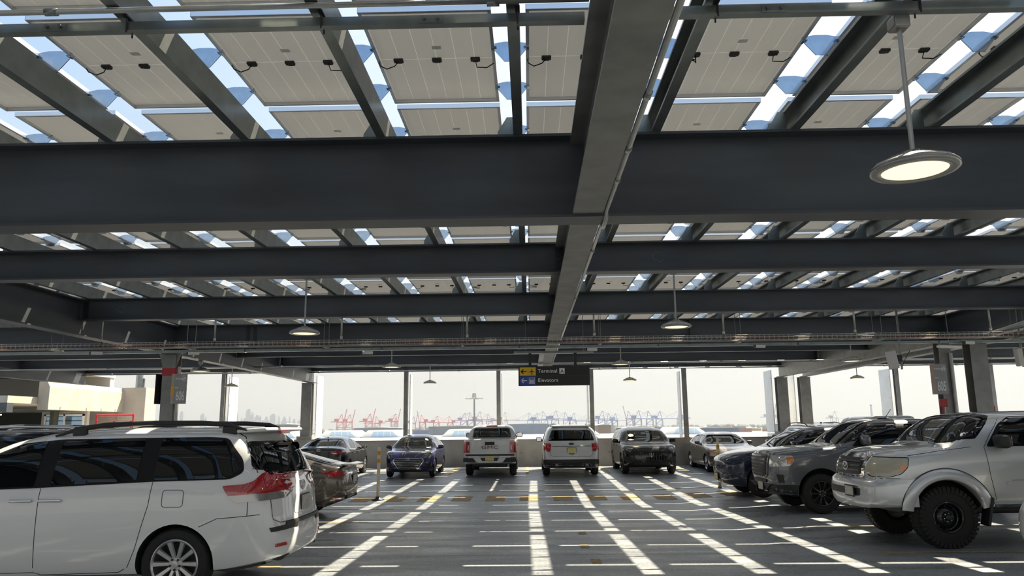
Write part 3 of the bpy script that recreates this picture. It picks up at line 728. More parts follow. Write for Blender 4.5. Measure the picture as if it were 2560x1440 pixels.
# flush batten lights on the right
for i, (x, y, z) in enumerate(((9.08, 16.6, 3.33), )):
    d = thing('batten_light', 'slim white batten light left of the 605 column', 'light fitting', (x, y, z), .35)
    q = MB(); q.rbox((0, 0, 0), (.62, .1, .05), .01); q.obj('housing', M_SWHITE, d); q = MB(); q.cbox((0, 0, -.028), (.56, .07, .008)); q.obj('diffuser', mat('off_diffuser', (.7, .68, .62), .4), d); q = MB(); q.tube([(0, 0, .02), (0, 0, 1.14)], .008, 6); q.obj('hanger_rod', M_GALV, d)
# ------------------------------------------------------------------ flexible delineator posts
def delineator(x, y, label):
    r = thing('delineator_post', label, 'post', (x, y, fz(y)), 0, 'flexible delineator posts')
    q = MB(); q.lathe([(0, 0), (.17, 0), (.17, .02), (.07, .05), (.055, .09), (0, .09)], 16); q.obj('rubber_base', M_BLACK, r, True)
    q = MB(); q.lathe([(0, .08), (.045, .08), (.042, 1.30), (.035, 1.36), (0, 1.37)], 16); q.obj('post', mat('post_cream', (.72, .63, .52), .5), r, True)
    for z in (.95, 1.15): q = MB(); q.lathe([(.0455, z), (.0465, z), (.0465, z+.10), (.0455, z+.10)], 16); q.obj('reflective_band', M_YEL, r)
delineator(-4.0, 20.45, 'cream delineator post beside the bronze sedan')
delineator(5.35, 22.3, 'cream delineator post in front of the beige sedan')
# ------------------------------------------------------------------ vehicle builder
def pchip(pts):
    xs = [p[0] for p in pts]; ys = [p[1] for p in pts]; n = len(xs)
    if n == 1: return lambda x: ys[0]
    h = [xs[i+1]-xs[i] for i in range(n-1)]; d = [(ys[i+1]-ys[i])/h[i] for i in range(n-1)]
    m = [d[0]] + [0]*(n-2) + [d[-1]]
    for i in range(1, n-1):
        if d[i-1]*d[i] > 0:
            w1 = 2*h[i]+h[i-1]; w2 = h[i]+2*h[i-1]; m[i] = (w1+w2)/(w1/d[i-1]+w2/d[i])
    def f(x):
        if x <= xs[0]: return ys[0]
        if x >= xs[-1]: return ys[-1]
        i = 0
        while x > xs[i+1]: i += 1
        t = (x-xs[i])/h[i]
        return (2*t**3-3*t**2+1)*ys[i] + (t**3-2*t**2+t)*h[i]*m[i] + (-2*t**3+3*t**2)*ys[i+1] + (t**3-t**2)*h[i]*m[i+1]
    return f
def sstep(a, b, x):
    t = max(0, min(1, (x-a)/(b-a))); return t*t*(3-2*t)
class Body:
    def __init__(s, sp):
        s.sp = sp; s.L = sp['L']; s.top = pchip(sp['top']); s.belt = pchip(sp['belt']); s.bot = pchip(sp['bot']); s.hw = pchip(sp['hw'])
        s.nose = pchip(sp.get('nose', [(0, 0), (2, 0)])); s.tail = pchip(sp.get('tail', [(0, 0), (2, 0)]))
        s.tum = sp.get('tum', .32); s.nroof = sp.get('nroof', 5.0)
    def half(s, u):
        L = s.L; R = .09; e = 1.0
        de = min(u, L-u)
        if de < R: e = math.sqrt(max(0, 1-(1-de/R)**2))
        ins = .055*(1-e)
        zt = s.top(u)-ins; z0 = s.bot(u)+ins*.8; w = s.hw(u)-ins; zb = min(s.belt(u), zt-.035)
        h = zb-z0
        P = [(0, z0), (.5*w, z0), (w-.14, z0), (w-.06, z0+.025), (w-.028, z0+.09), (w-.012, z0+.28*h), (w, z0+.52*h), (w-.002, z0+.74*h), (w-.012, z0+.90*h)]
        g = sstep(.10, .42, zt-zb); n = 2.5+g*(s.nroof-2.5); wb = w-.032; ht = zt-zb
        up = []
        for i in range(61):
            a = math.pi/2*i/60
            c, q = max(0, math.cos(a))**(2/n), max(0, math.sin(a))**(2/n)
            z = zb+ht*q; up.append(((wb-s.tum*g*(z-zb))*c, z))
        # equal arc length resampling
        d = [0]
        for a, b in zip(up, up[1:]): d.append(d[-1]+math.hypot(b[0]-a[0], b[1]-a[1]))
        N = 18
        for k in range(N+1):
            t = d[-1]*k/N; i = 0
            while i < len(d)-2 and d[i+1] < t: i += 1
            f = (t-d[i])/max(1e-9, d[i+1]-d[i]); P.append((up[i][0]+(up[i+1][0]-up[i][0])*f, up[i][1]+(up[i+1][1]-up[i][1])*f))
        P[-1] = (0, P[-1][1])
        return P
    def warp(s, u, y, z):
        sp = s.sp; L = s.L; w = s.hw(L/2); x = L/2-u
        nl, tl = sp.get('nl', .55), sp.get('tl', .8); b = (abs(y)/w)
        kf = max(0, 1-u/nl); kr = max(0, 1-(L-u)/tl)
        if kf > 0: x -= kf*(s.nose(z)+sp.get('bowf', .16)*b**2.6)
        if kr > 0: x += kr*(s.tail(z)+sp.get('bowr', .10)*b**3)
        return (x, y, z)
    def mesh(s, mats):
        L = s.L; us = set()
        for e in (0, .01, .025, .045, .07, .1, .15, .2, .27, .35, .45): us |= {e, L-e}
        n = int(L/.085)
        for i in range(n+1): us.add(.45+(L-.9)*i/n)
        for a, _ in s.sp['top']: us.add(min(max(a, 0), L))
        us = sorted(us); us = [a for i, a in enumerate(us) if i == 0 or a-us[i-1] > .004]
        us[-1] = L
        verts = []; faces = []; rings = []
        for u in us:
            H = s.half(u); ring = []
            for (y, z) in H: ring.append(s.warp(u, y, z))
            for (y, z) in H[-2:0:-1]: ring.append(s.warp(u, -y, z))
            rings.append(ring)
        m = len(rings[0])
        for r in rings: verts += r
        for i in range(len(rings)-1):
            for k in range(m): faces.append((i*m+k, i*m+(k+1) % m, (i+1)*m+(k+1) % m, (i+1)*m+k))
        for u in (us[0], us[-1]):
            H = s.half(u); S = 10; o = len(verts)
            for (y, z) in H:
                for i in range(S+1): verts.append(s.warp(u, y*(-1+2*i/S), z))
            for j in range(len(H)-1):
                for i in range(S): faces.append((o+j*(S+1)+i, o+j*(S+1)+i+1, o+(j+1)*(S+1)+i+1, o+(j+1)*(S+1)+i))
        me = bpy.data.meshes.new('body'); me.from_pydata(verts, [], faces)
        bm = bmesh.new(); bm.from_mesh(me)
        bmesh.ops.remove_doubles(bm, verts=bm.verts[:], dist=.0012)
        bmesh.ops.dissolve_degenerate(bm, dist=.0005, edges=bm.edges[:])
        bmesh.ops.recalc_face_normals(bm, faces=bm.faces[:])
        bm.to_mesh(me); bm.free()
        for mm in mats: me.materials.append(mm)
        return me
def bool_diff(me, cut):
    if not cut.v: return me
    a = bpy.data.objects.new('tmp_a', me); cm = cut if isinstance(cut, bpy.types.Mesh) else None
    b = bpy.data.objects.new('tmp_b', cut.mesh('tmp_cut', [MATS['car_interior']]))
    COL.objects.link(a); COL.objects.link(b)
    md = a.modifiers.new('cut', 'BOOLEAN'); md.operation = 'DIFFERENCE'; md.object = b; md.solver = 'EXACT'
    try: md.material_mode = 'TRANSFER'
    except Exception: pass
    dg = bpy.context.evaluated_depsgraph_get(); out = bpy.data.meshes.new_from_object(a.evaluated_get(dg))
    bpy.data.objects.remove(a); bpy.data.objects.remove(b)
    if len(out.polygons) < 50: return me
    return out
def fillet(poly, r, n=5):
    out = []; N = len(poly)
    rs = r if isinstance(r, (list, tuple)) else [r]*N
    for i in range(N):
        p0, p1, p2 = Vector(poly[i-1]), Vector(poly[i]), Vector(poly[(i+1) % N]); rr = rs[i]
        a, b = (p0-p1), (p2-p1); d = min(rr, a.length*.48, b.length*.48)
        if d < 1e-4: out.append(tuple(p1)); continue
        A, B = p1+a.normalized()*d, p1+b.normalized()*d
        for k in range(n+1):
            t = k/n; q = A*(1-t)**2+p1*2*t*(1-t)+B*t*t; out.append(tuple(q))
    return out
def in_poly(p, poly):
    c = False; j = len(poly)-1
    for i in range(len(poly)):
        if (poly[i][1] > p[1]) != (poly[j][1] > p[1]) and p[0] < (poly[j][0]-poly[i][0])*(p[1]-poly[i][1])/(poly[j][1]-poly[i][1])+poly[i][0]: c = not c
        j = i
    return c
def tri_poly(poly, grid=.06):
    pts = []
    for i in range(len(poly)):
        a, b = Vector(poly[i]), Vector(poly[(i+1) % len(poly)]); n = max(1, int((b-a).length/grid))
        for k in range(n): pts.append(a.lerp(b, k/n))
    nb = len(pts); edges = [(i, (i+1) % nb) for i in range(nb)]
    x0, x1 = min(p.x for p in pts), max(p.x for p in pts); y0, y1 = min(p.y for p in pts), max(p.y for p in pts)
    gx = x0+grid*.5
    bnd = [tuple(p) for p in pts]
    while gx < x1:
        gy = y0+grid*.5
        while gy < y1:
            if in_poly((gx, gy), bnd) and min((Vector((gx, gy))-p).length for p in pts) > grid*.4: pts.append(Vector((gx, gy)))
            gy += grid
        gx += grid
    v, e, f, ov, oe, of = delaunay_2d_cdt([Vector((p.x, p.y)) for p in pts], edges, [], 1, 1e-6)
    return [tuple(p) for p in v], [tuple(t) for t in f]
class Car:
    def __init__(s, name, label, cat, loc, rotz, sp, paint, group=None):
        s.root = thing(name, label, cat, loc, rotz, group or 'cars parked on the deck'); s.sp = sp; s.L = sp['L']; s.paint = paint
        s.b = Body(sp); me = s.b.mesh([paint, MATS['car_interior']])
        bm = bmesh.new(); bm.from_mesh(me); s.bvh = BVHTree.FromBMesh(bm); bm.free()
        W = s.b.hw(s.L/2); s.W = W
        # wheel arches
        q = MB()
        for (u, R) in sp['arches']:
            for sg in (-1, 1):
                M = Matrix.Translation((s.L/2-u, sg*(W-.12), sp['rw']+sp.get('archdz', .0))) @ Matrix.Rotation(math.radians(90), 4, 'X')
                q.lathe([(0, -.24), (R, -.24), (R, .24), (0, .24)], 40, M)
        me = bool_diff(me, q)
        if sp.get('hollow'):
            q = MB(); hz = sp['cav_z']; u0, u1 = sp['cav_u']
            n = 12; up = [(u0+(u1-u0)*i/n) for i in range(n+1)]
            tops = [(u, s.b.top(u)-.085) for u in up]; tops = [(u, max(z, hz+.01)) for u, z in tops]
            pts = [(s.L/2-u, z) for u, z in tops]; lo = [(s.L/2-u, hz) for u in up]
            v = []; N = n+1
            for (x, z) in lo: v += [(x, -(W-.17), z), (x, W-.17, z)]
            for (x, z) in pts:
                yy = W-.19-s.b.tum*max(0, z-s.b.belt(s.L/2)); v += [(x, -yy, z), (x, yy, z)]
            f = []
            for i in range(n):
                a, b_, c, d = 2*i, 2*i+2, 2*N+2*i, 2*N+2*i+2
                f += [(a, a+1, b_+1, b_), (c, d, d+1, c+1), (a, b_, d, c), (a+1, c+1, d+1, b_+1)]
            f += [(0, 2*N, 2*N+1, 1), (2*n, 2*n+1, 2*N+2*n+1, 2*N+2*n)]
            q.add(v, f); me = bool_diff(me, q)
            q = MB()
            for w in sp['sidewin']: q.prism([(s.L/2-u, z) for u, z in s.ins(fillet(w, .05), .012)], 'y', -1.4, 1.4)
            me = bool_diff(me, q)
            q = MB()
            if 'ws' in sp: q.prism(s.ins(fillet(sp['ws'], .06), .01), 'x', s.L/2-sp['cav_u'][0]-.5, s.L/2+.5)
            me = bool_diff(me, q); q = MB()
            if 'rg' in sp: q.prism(s.ins(fillet(sp['rg'], .06), .01), 'x', -s.L/2-.5, s.L/2-sp['cav_u'][1]+.45)
            me = bool_diff(me, q)
        autosmooth(me, 32); me.name = 'body'
        s.body = link('body', me, s.root)
    def ins(s, poly, d):
        c = Vector((sum(p[0] for p in poly)/len(poly), sum(p[1] for p in poly)/len(poly)))
        return [tuple(c+(Vector(p)-c)*(1-d/max(.05, (Vector(p)-c).length))) for p in poly]
    def hit(s, axis, sg, a, b):
        if axis == 'y': o, d = Vector((a, sg*3, b)), Vector((0, -sg, 0))
        elif axis == 'x': o, d = Vector((sg*8, a, b)), Vector((-sg, 0, 0))
        else: o, d = Vector((a, b, 4)), Vector((0, 0, -1))
        p, n, i, t = s.bvh.ray_cast(o, d)
        if p is None: return None, None
        if n.dot(d) > 0: n = -n
        return p, n
    def patch(s, name, poly, axis, sg, m, off=.004, parent=None, grid=.06, r=0, skirt=.02, label=None, smooth=True):
        # poly in (u,z) for sides, (y,z) for ends, (u,y) for the top
        if r: poly = fillet(poly, r)
        if axis in ('y', 'z'): poly = [(s.L/2-p[0], p[1]) for p in poly]
        V, F = tri_poly(poly, grid); out = []; last = None; nn = []
        hits = [s.hit(axis, sg, *p) for p in V]
        ok = [h for h in hits if h[0] is not None]
        if not ok: return None
        for h, p in zip(hits, V):
            if h[0] is None:
                best = min(((o[0], o[1]) for o in ok), key=lambda o: (abs(o[0].x-p[0]) if axis != 'x' else abs(o[0].y-p[0]))+abs(o[0].z-p[1]))
                q = best[0].copy(); nn.append(best[1])
                if axis == 'y': q.x, q.z = p
                elif axis == 'x': q.y, q.z = p
                out.append(q)
            else: out.append(h[0].copy()); nn.append(h[1])
        dv = {'y': Vector((0, sg, 0)), 'x': Vector((sg, 0, 0)), 'z': Vector((0, 0, 1))}[axis]
        pts = [p+(n*.5+dv*.5).normalized()*off for p, n in zip(out, nn)]
        mb = MB(); mb.v = [tuple(p) for p in pts]; mb.f = [tuple(f) for f in F]; mb.m = [0]*len(F)
        if skirt:
            cnt = {}
            for f in F:
                for a, b in zip(f, f[1:]+f[:1]): k = (min(a, b), max(a, b)); cnt[k] = cnt.get(k, 0)+1
            mp = {}
            for (a, b), c in cnt.items():
                if c == 1:
                    for i in (a, b):
                        if i not in mp: mp[i] = len(mb.v); mb.v.append(tuple(pts[i]-dv*skirt))
                    mb.f.append((a, b, mp[b], mp[a])); mb.m.append(0)
        me = mb.mesh(name, m, False, True)
        # orient outwards
        c = sum((Vector(p.normal)*p.area for p in me.polygons), Vector())
        if c.dot(dv) < 0: me.flip_normals()
        autosmooth(me, 50)
        o = link(name, me, parent or s.root)
        if label: o['label'] = label
        return o
    def contour(s, u, z):
        H = s.b.half(u)[9:]
        for (y0, z0), (y1, z1) in zip(H, H[1:]):
            if z0 <= z <= z1 and z1 > z0: return y0+(y1-y0)*(z-z0)/(z1-z0)
        return 0.0
    def windscreen(s, base_u, cowl_u, zc, pillar, roof_u, m):
        # pane bounded by the cowl, the pillar line (u, z) pairs and the roof edge, seen from above
        side = []
        for i in range(6):
            u = base_u+(cowl_u-base_u)*(i/5.0)**1.6; side.append((u, max(.35, s.contour(u, zc+.004*i)-.015)))
        for i in range(1, 7):
            t = i/6.0; u = pillar[0][0]+(pillar[1][0]-pillar[0][0])*t; z = pillar[0][1]+(pillar[1][1]-pillar[0][1])*t; side.append((u, s.contour(u, z)-.012))
        poly = [(u, -y) for u, y in side] + [(roof_u+.02, -.4), (roof_u, 0), (roof_u+.02, .4)] + [(u, y) for u, y in side[::-1]]
        return s.patch('windscreen', poly, 'z', 1, m, .005, grid=.04)
    def both(s, name, poly, m, off=.004, **k):
        r_ = None
        for sg in (1, -1): r_ = s.patch(name, poly, 'y', sg, m, off, **k)
        return r_
    def seam(s, name, line, axis='y', sides=(1, -1), w=.007, off=.0015, m=None, parent=None):
        pts = [Vector((s.L/2-p[0], p[1])) if axis in ('y', 'z') else Vector(p) for p in line]
        dense = []
        for a, b in zip(pts, pts[1:]):
            n = max(1, int((b-a).length/.05)); dense += [a.lerp(b, k/n) for k in range(n)]
        dense.append(pts[-1])
        for sg in sides:
            mb = MB(); ring = []
            for i, p in enumerate(dense):
                t = (dense[min(i+1, len(dense)-1)]-dense[max(i-1, 0)]).normalized(); nv = Vector((-t.y, t.x))*w/2
                row = []
                for q in (p+nv, p-nv):
                    h, n = s.hit(axis, sg, q.x, q.y)
                    if h is None: row = None; break
                    row.append(h+n*off)
                if row: ring.append(row)
            if len(ring) < 2: continue
            for r in ring: mb.v += [tuple(r[0]), tuple(r[1])]
            for i in range(len(ring)-1): mb.f.append((2*i, 2*i+1, 2*i+3, 2*i+2)); mb.m.append(0)
            mb.obj(name, m or MATS['car_seam'], parent or s.root, True)
    def handle(s, u, z, l=.2, m=None, sides=(1, -1)):
        for sg in sides:
            p, n = s.hit('y', sg, s.L/2-u, z)
            if p is None: continue
            q = MB(); q.rbox(p+Vector((0, sg*.022, 0)), (l, .022, .03), .011); q.rbox(p+Vector((l*.4, sg*.008, 0)), (.03, .03, .026), .008); q.rbox(p+Vector((-l*.4, sg*.008, 0)), (.03, .03, .026), .008)
            q.obj('door_handle', m or s.paint, s.root, True)
    def mirror(s, u, z, m, size=(.13, .24, .16), out=.10):
        for sg in (1, -1):
            p, n = s.hit('y', sg, s.L/2-u, z-.04)
            if p is None: continue
            y = p.y+sg*out
            q = MB(); q.rbox((p.x, y, z+.02), size, min(size)*.35); q.rbox((p.x+.01, p.y+sg*out*.25, z-.035), (.07, out*1.6, .05), .018)
            o = q.obj('side_mirror', m, s.root, True)
            q = MB(); q.box(p.x-size[0]/2-.003, p.x-size[0]/2+.002, y-size[1]*.38, y+size[1]*.38, z+.02-size[2]*.36, z+.02+size[2]*.36); q.obj('mirror_glass', MATS['chrome'], o)
    def wheels(s, us, R, rr, wd, style, n=10, yin=0.0, m=None):
        tyre, rim, extra = wheel_meshes(R, rr, wd, style, n, m)
        for u in us:
            for sg in (1, -1):
                o = link('wheel', tyre, s.root, (s.L/2-u, sg*(s.W-wd/2-.02+yin), R), (0, 0, 0 if sg > 0 else math.pi))
                link('rim', rim, o)
                if extra: link('lug_nuts', extra, o)['kind'] = 'stuff'
    def emblem_ring(s, y, z, sg, rx, rz, m, parent=None, kind='toyota', off=.008, axis='x', name='emblem'):
        p, n = s.hit('x', sg, y, z)
        if p is None: return
        q = MB()
        def ell(a, b, cy, cz, t=.006):
            q.tube([(p.x+sg*off, y+cy+a*math.cos(k*math.pi/12), z+cz+b*math.sin(k*math.pi/12)) for k in range(25)], t, 6, cap=False)
        if kind == 'toyota': ell(rx, rz, 0, 0); ell(rx*.38, rz*.9, 0, 0); ell(rx*.72, rz*.40, 0, rz*.42)
        elif kind == 'hyundai':
            ell(rx, rz, 0, 0)
            for yy in (-.35, .35): q.tube([(p.x+sg*off, y+rx*(yy-.12*sg), z-rz*.7), (p.x+sg*off, y+rx*(yy+.12*sg), z+rz*.7)], .007, 6)
            q.tube([(p.x+sg*off, y-rx*.35, z-rz*.05), (p.x+sg*off, y+rx*.35, z+rz*.1)], .006, 6)
        elif kind == 'oval':
            q.prism([(y+rx*math.cos(k*math.pi/16), z+rz*math.sin(k*math.pi/16)) for k in range(32)], 'x', p.x, p.x+sg*off)
        elif kind == 'trident':
            X = p.x+sg*off
            q.tube([(X, y, z-rz), (X, y, z+rz)], .008, 6)
            for d in (-1, 1): q.tube([(X, y, z-rz*.35), (X, y+d*rx*.6, z-rz*.15), (X, y+d*rx*.75, z+rz*.3), (X, y+d*rx*.95, z+rz*.8)], .007, 6)
            q.tube([(X, y-rx*.5, z-rz*.42), (X, y+rx*.5, z-rz*.42)], .006, 6)
        return q.obj(name, m, parent or s.root, True)
    def plate(s, y, z, sg, m, off=.014, w=.305, h=.155, dashes=True, tilt=0):
        p, n = s.hit('x', sg, y, z)
        if p is None: return
        e_ = p.x+sg*(off-.003); q = MB(); q.box(min(p.x, e_), max(p.x, e_), y-w/2-.012, y+w/2+.012, z-h/2-.012, z+h/2+.012); fr = q.obj('plate_frame', MATS['car_trim'], s.root)
        q = MB(); X = p.x+sg*off; q.box(min(X, X+sg*.003), max(X, X+sg*.003), y-w/2, y+w/2, z-h/2, z+h/2); pl_ = q.obj('licence_plate', m, fr)
    def seats(s, us, hz, m=None):
        m = m or MATS['car_seat']
        for j, u in enumerate(us):
            for y in ((-.38, .38) if j == 0 else (-.42, 0, .42)):
                M = Matrix.Rotation(math.radians(-14), 3, 'Y')
                q = MB(); q.rbox((s.L/2-u, y, hz+.18), (.13, .46 if j == 0 else .44, .62), .05, M=M); q.rbox((s.L/2-u-.10, y, hz+.56), (.10, .24, .18), .04, M=M); q.obj('seat', m, s.root, True)
def wheel_meshes(R, rr, wd, style, n, m):
    h = wd/2; RX = Matrix.Rotation(math.radians(-90), 4, 'X')     # outer face towards +y
    q = MB(); sw = .012
    prof = [(rr, -h+.02), (rr+.02, -h+.004), (R-.07, -h), (R-.025, -h+.015), (R-.006, -h+.04), (R, -h+.07), (R, h-.07), (R-.006, h-.04), (R-.025, h-.015), (R-.07, h), (rr+.02, h-.004), (rr, h-.02)]
    q.lathe(prof, 48, RX)
    if style == 'offroad':
        for k in range(40):
            a = 2*math.pi*k/40
            for side in (-1, 1):
                M = RX @ Matrix.Rotation(a+(.08 if side > 0 else 0), 4, 'Z')
                for (r0, z0, dr, dz) in ((R-.012, side*(h-.055), .04, .085), (R-.045, side*(h-.008), .07, .03)):
                    v = [M @ Vector((r0+x*dr/2, y*.022, z0+z*dz/2)) for x in (-1, 1) for y in (-1, 1) for z in (-1, 1)]
                    q.add(v, [(0, 1, 3, 2), (4, 6, 7, 5), (0, 4, 5, 1), (2, 3, 7, 6), (0, 2, 6, 4), (1, 5, 7, 3)])
    tyre = q.mesh('wheel', MATS['tyre']); autosmooth(tyre, 30)
    mm = m or MATS['alloy']
    q = MB(); q.lathe([(rr+.004, h-.012), (rr-.008, h-.006), (rr-.022, h-.02), (rr-.03, h-.10), (rr-.04, -h+.02), (0, -h+.02)], 40, RX, 0)
    q.lathe([(rr*.97, h-.13), (rr*.4, h-.135), (0, h-.135)], 32, RX, 1)       # dark backing with brake
    ex = None
    def spoke(a, w0, w1, r0, r1, z0, z1, t=.02):
        M = RX @ Matrix.Rotation(a, 4, 'Z')
        v = [Vector((r0, -w0, z0)), Vector((r0, w0, z0)), Vector((r1, w1, z1)), Vector((r1, -w1, z1)), Vector((r0, -w0*.6, z0+t)), Vector((r0, w0*.6, z0+t)), Vector((r1, w1*.6, z1+t)), Vector((r1, -w1*.6, z1+t))]
        q.add([M @ p for p in v], [(0, 3, 2, 1), (4, 5, 6, 7), (0, 1, 5, 4), (1, 2, 6, 5), (2, 3, 7, 6), (3, 0, 4, 7)], 0)
    zf = h-.035
    if style in ('multi', 'offroad_spoke'):
        for k in range(n): spoke(2*math.pi*k/n, rr*.085, rr*.14 if n < 12 else rr*.10, rr*.22, rr*.96, zf-.025, zf-.002)
        q.lathe([(rr*.30, zf-.05), (rr*.30, zf-.01), (rr*.26, zf), (rr*.15, zf), (rr*.14, zf+.008), (0, zf+.010)], 24, RX, 0)
    elif style == 'split':
        for k in range(n):
            for d in (-.16, .16): spoke(2*math.pi*k/n+d, rr*.05, rr*.06, rr*.2, rr*.96, zf-.02, zf-.002)
        q.lathe([(rr*.28, zf-.05), (rr*.28, zf-.01), (rr*.15, zf), (0, zf+.008)], 24, RX, 0)
    else:
        q.lathe([(rr*.96, zf-.06), (rr*.80, zf-.075), (rr*.62, zf-.03), (rr*.40, zf-.01), (rr*.34, zf-.02), (rr*.20, zf-.02), (rr*.18, zf+.02), (0, zf+.03)], 40, RX, 0)
        for k in range(8):
            M = RX @ Matrix.Rotation(2*math.pi*k/8, 4, 'Z') @ Matrix.Translation((rr*.70, 0, zf-.052)); q.lathe([(0, .004), (rr*.07, .004), (rr*.07, -.01)], 12, M, 1)
    nl = 5 if style in ('multi', 'split') else 6
    e = MB()
    for k in range(nl):
        M = RX @ Matrix.Rotation(2*math.pi*k/nl+.3, 4, 'Z') @ Matrix.Translation((rr*.215 if style != 'offroad' else rr*.27, 0, zf-.005)); e.lathe([(.011, 0), (.011, .02), (.004, .026), (0, .026)], 6, M)
    ex = e.mesh('lug_nuts', MATS['chrome'] if style in ('offroad', 'offroad_spoke') else MATS['car_trim'])
    rim = q.mesh('rim', [mm, MATS['brake_dark']]); autosmooth(rim, 35)
    return tyre, rim, ex
def paint(name, col, metal=.0, rough=.28, coat=1.0, flake=0):
    return mat(name, col, rough, metal=metal, spec=.5, coat=coat)
mat('car_interior', (.018, .018, .019), .8); mat('car_seam', (.01, .01, .01), .8); mat('car_trim', (.018, .018, .019), .5); mat('chrome', (.75, .76, .78), .08, metal=1.0)
mat('tyre', (.012, .012, .012), .78, bump=.2, bscale=80); mat('alloy', (.48, .48, .49), .28, metal=.85); mat('brake_dark', (.02, .02, .02), .6); mat('car_seat', (.05, .048, .045), .8)
mat('alloy_black', (.012, .012, .013), .3, metal=.3, coat=.5); mat('gloss_black', (.006, .006, .007), .08, coat=.6)
mat('red_lens', (.38, .008, .012), .08, spec=.7, coat=1.0); mat('clear_lens', (.50, .50, .49), .10, metal=.35, coat=1.0); mat('amber_lens', (.70, .20, .02), .12, coat=1.0); mat('smoked_lens', (.08, .08, .085), .08, metal=.3, coat=1.0)
mat('hazy_lens', (.42, .40, .32), .22, coat=.6); mat('plate_yellow', (.62, .55, .20), .5, var=.35, vscale=40); mat('plate_pale', (.45, .44, .40), .45, var=.35, vscale=45); mat('reflector_white', (.62, .60, .58), .15, coat=1)
glass_mat('glass_clear', (.62, .70, .66)); glass_mat('glass_tint', (.10, .11, .11), 1.15)
mat('glass_black', (.004, .005, .006), .015, spec=.36); mat('sticker_yellow', (.72, .52, .12), .5)
G = MATS
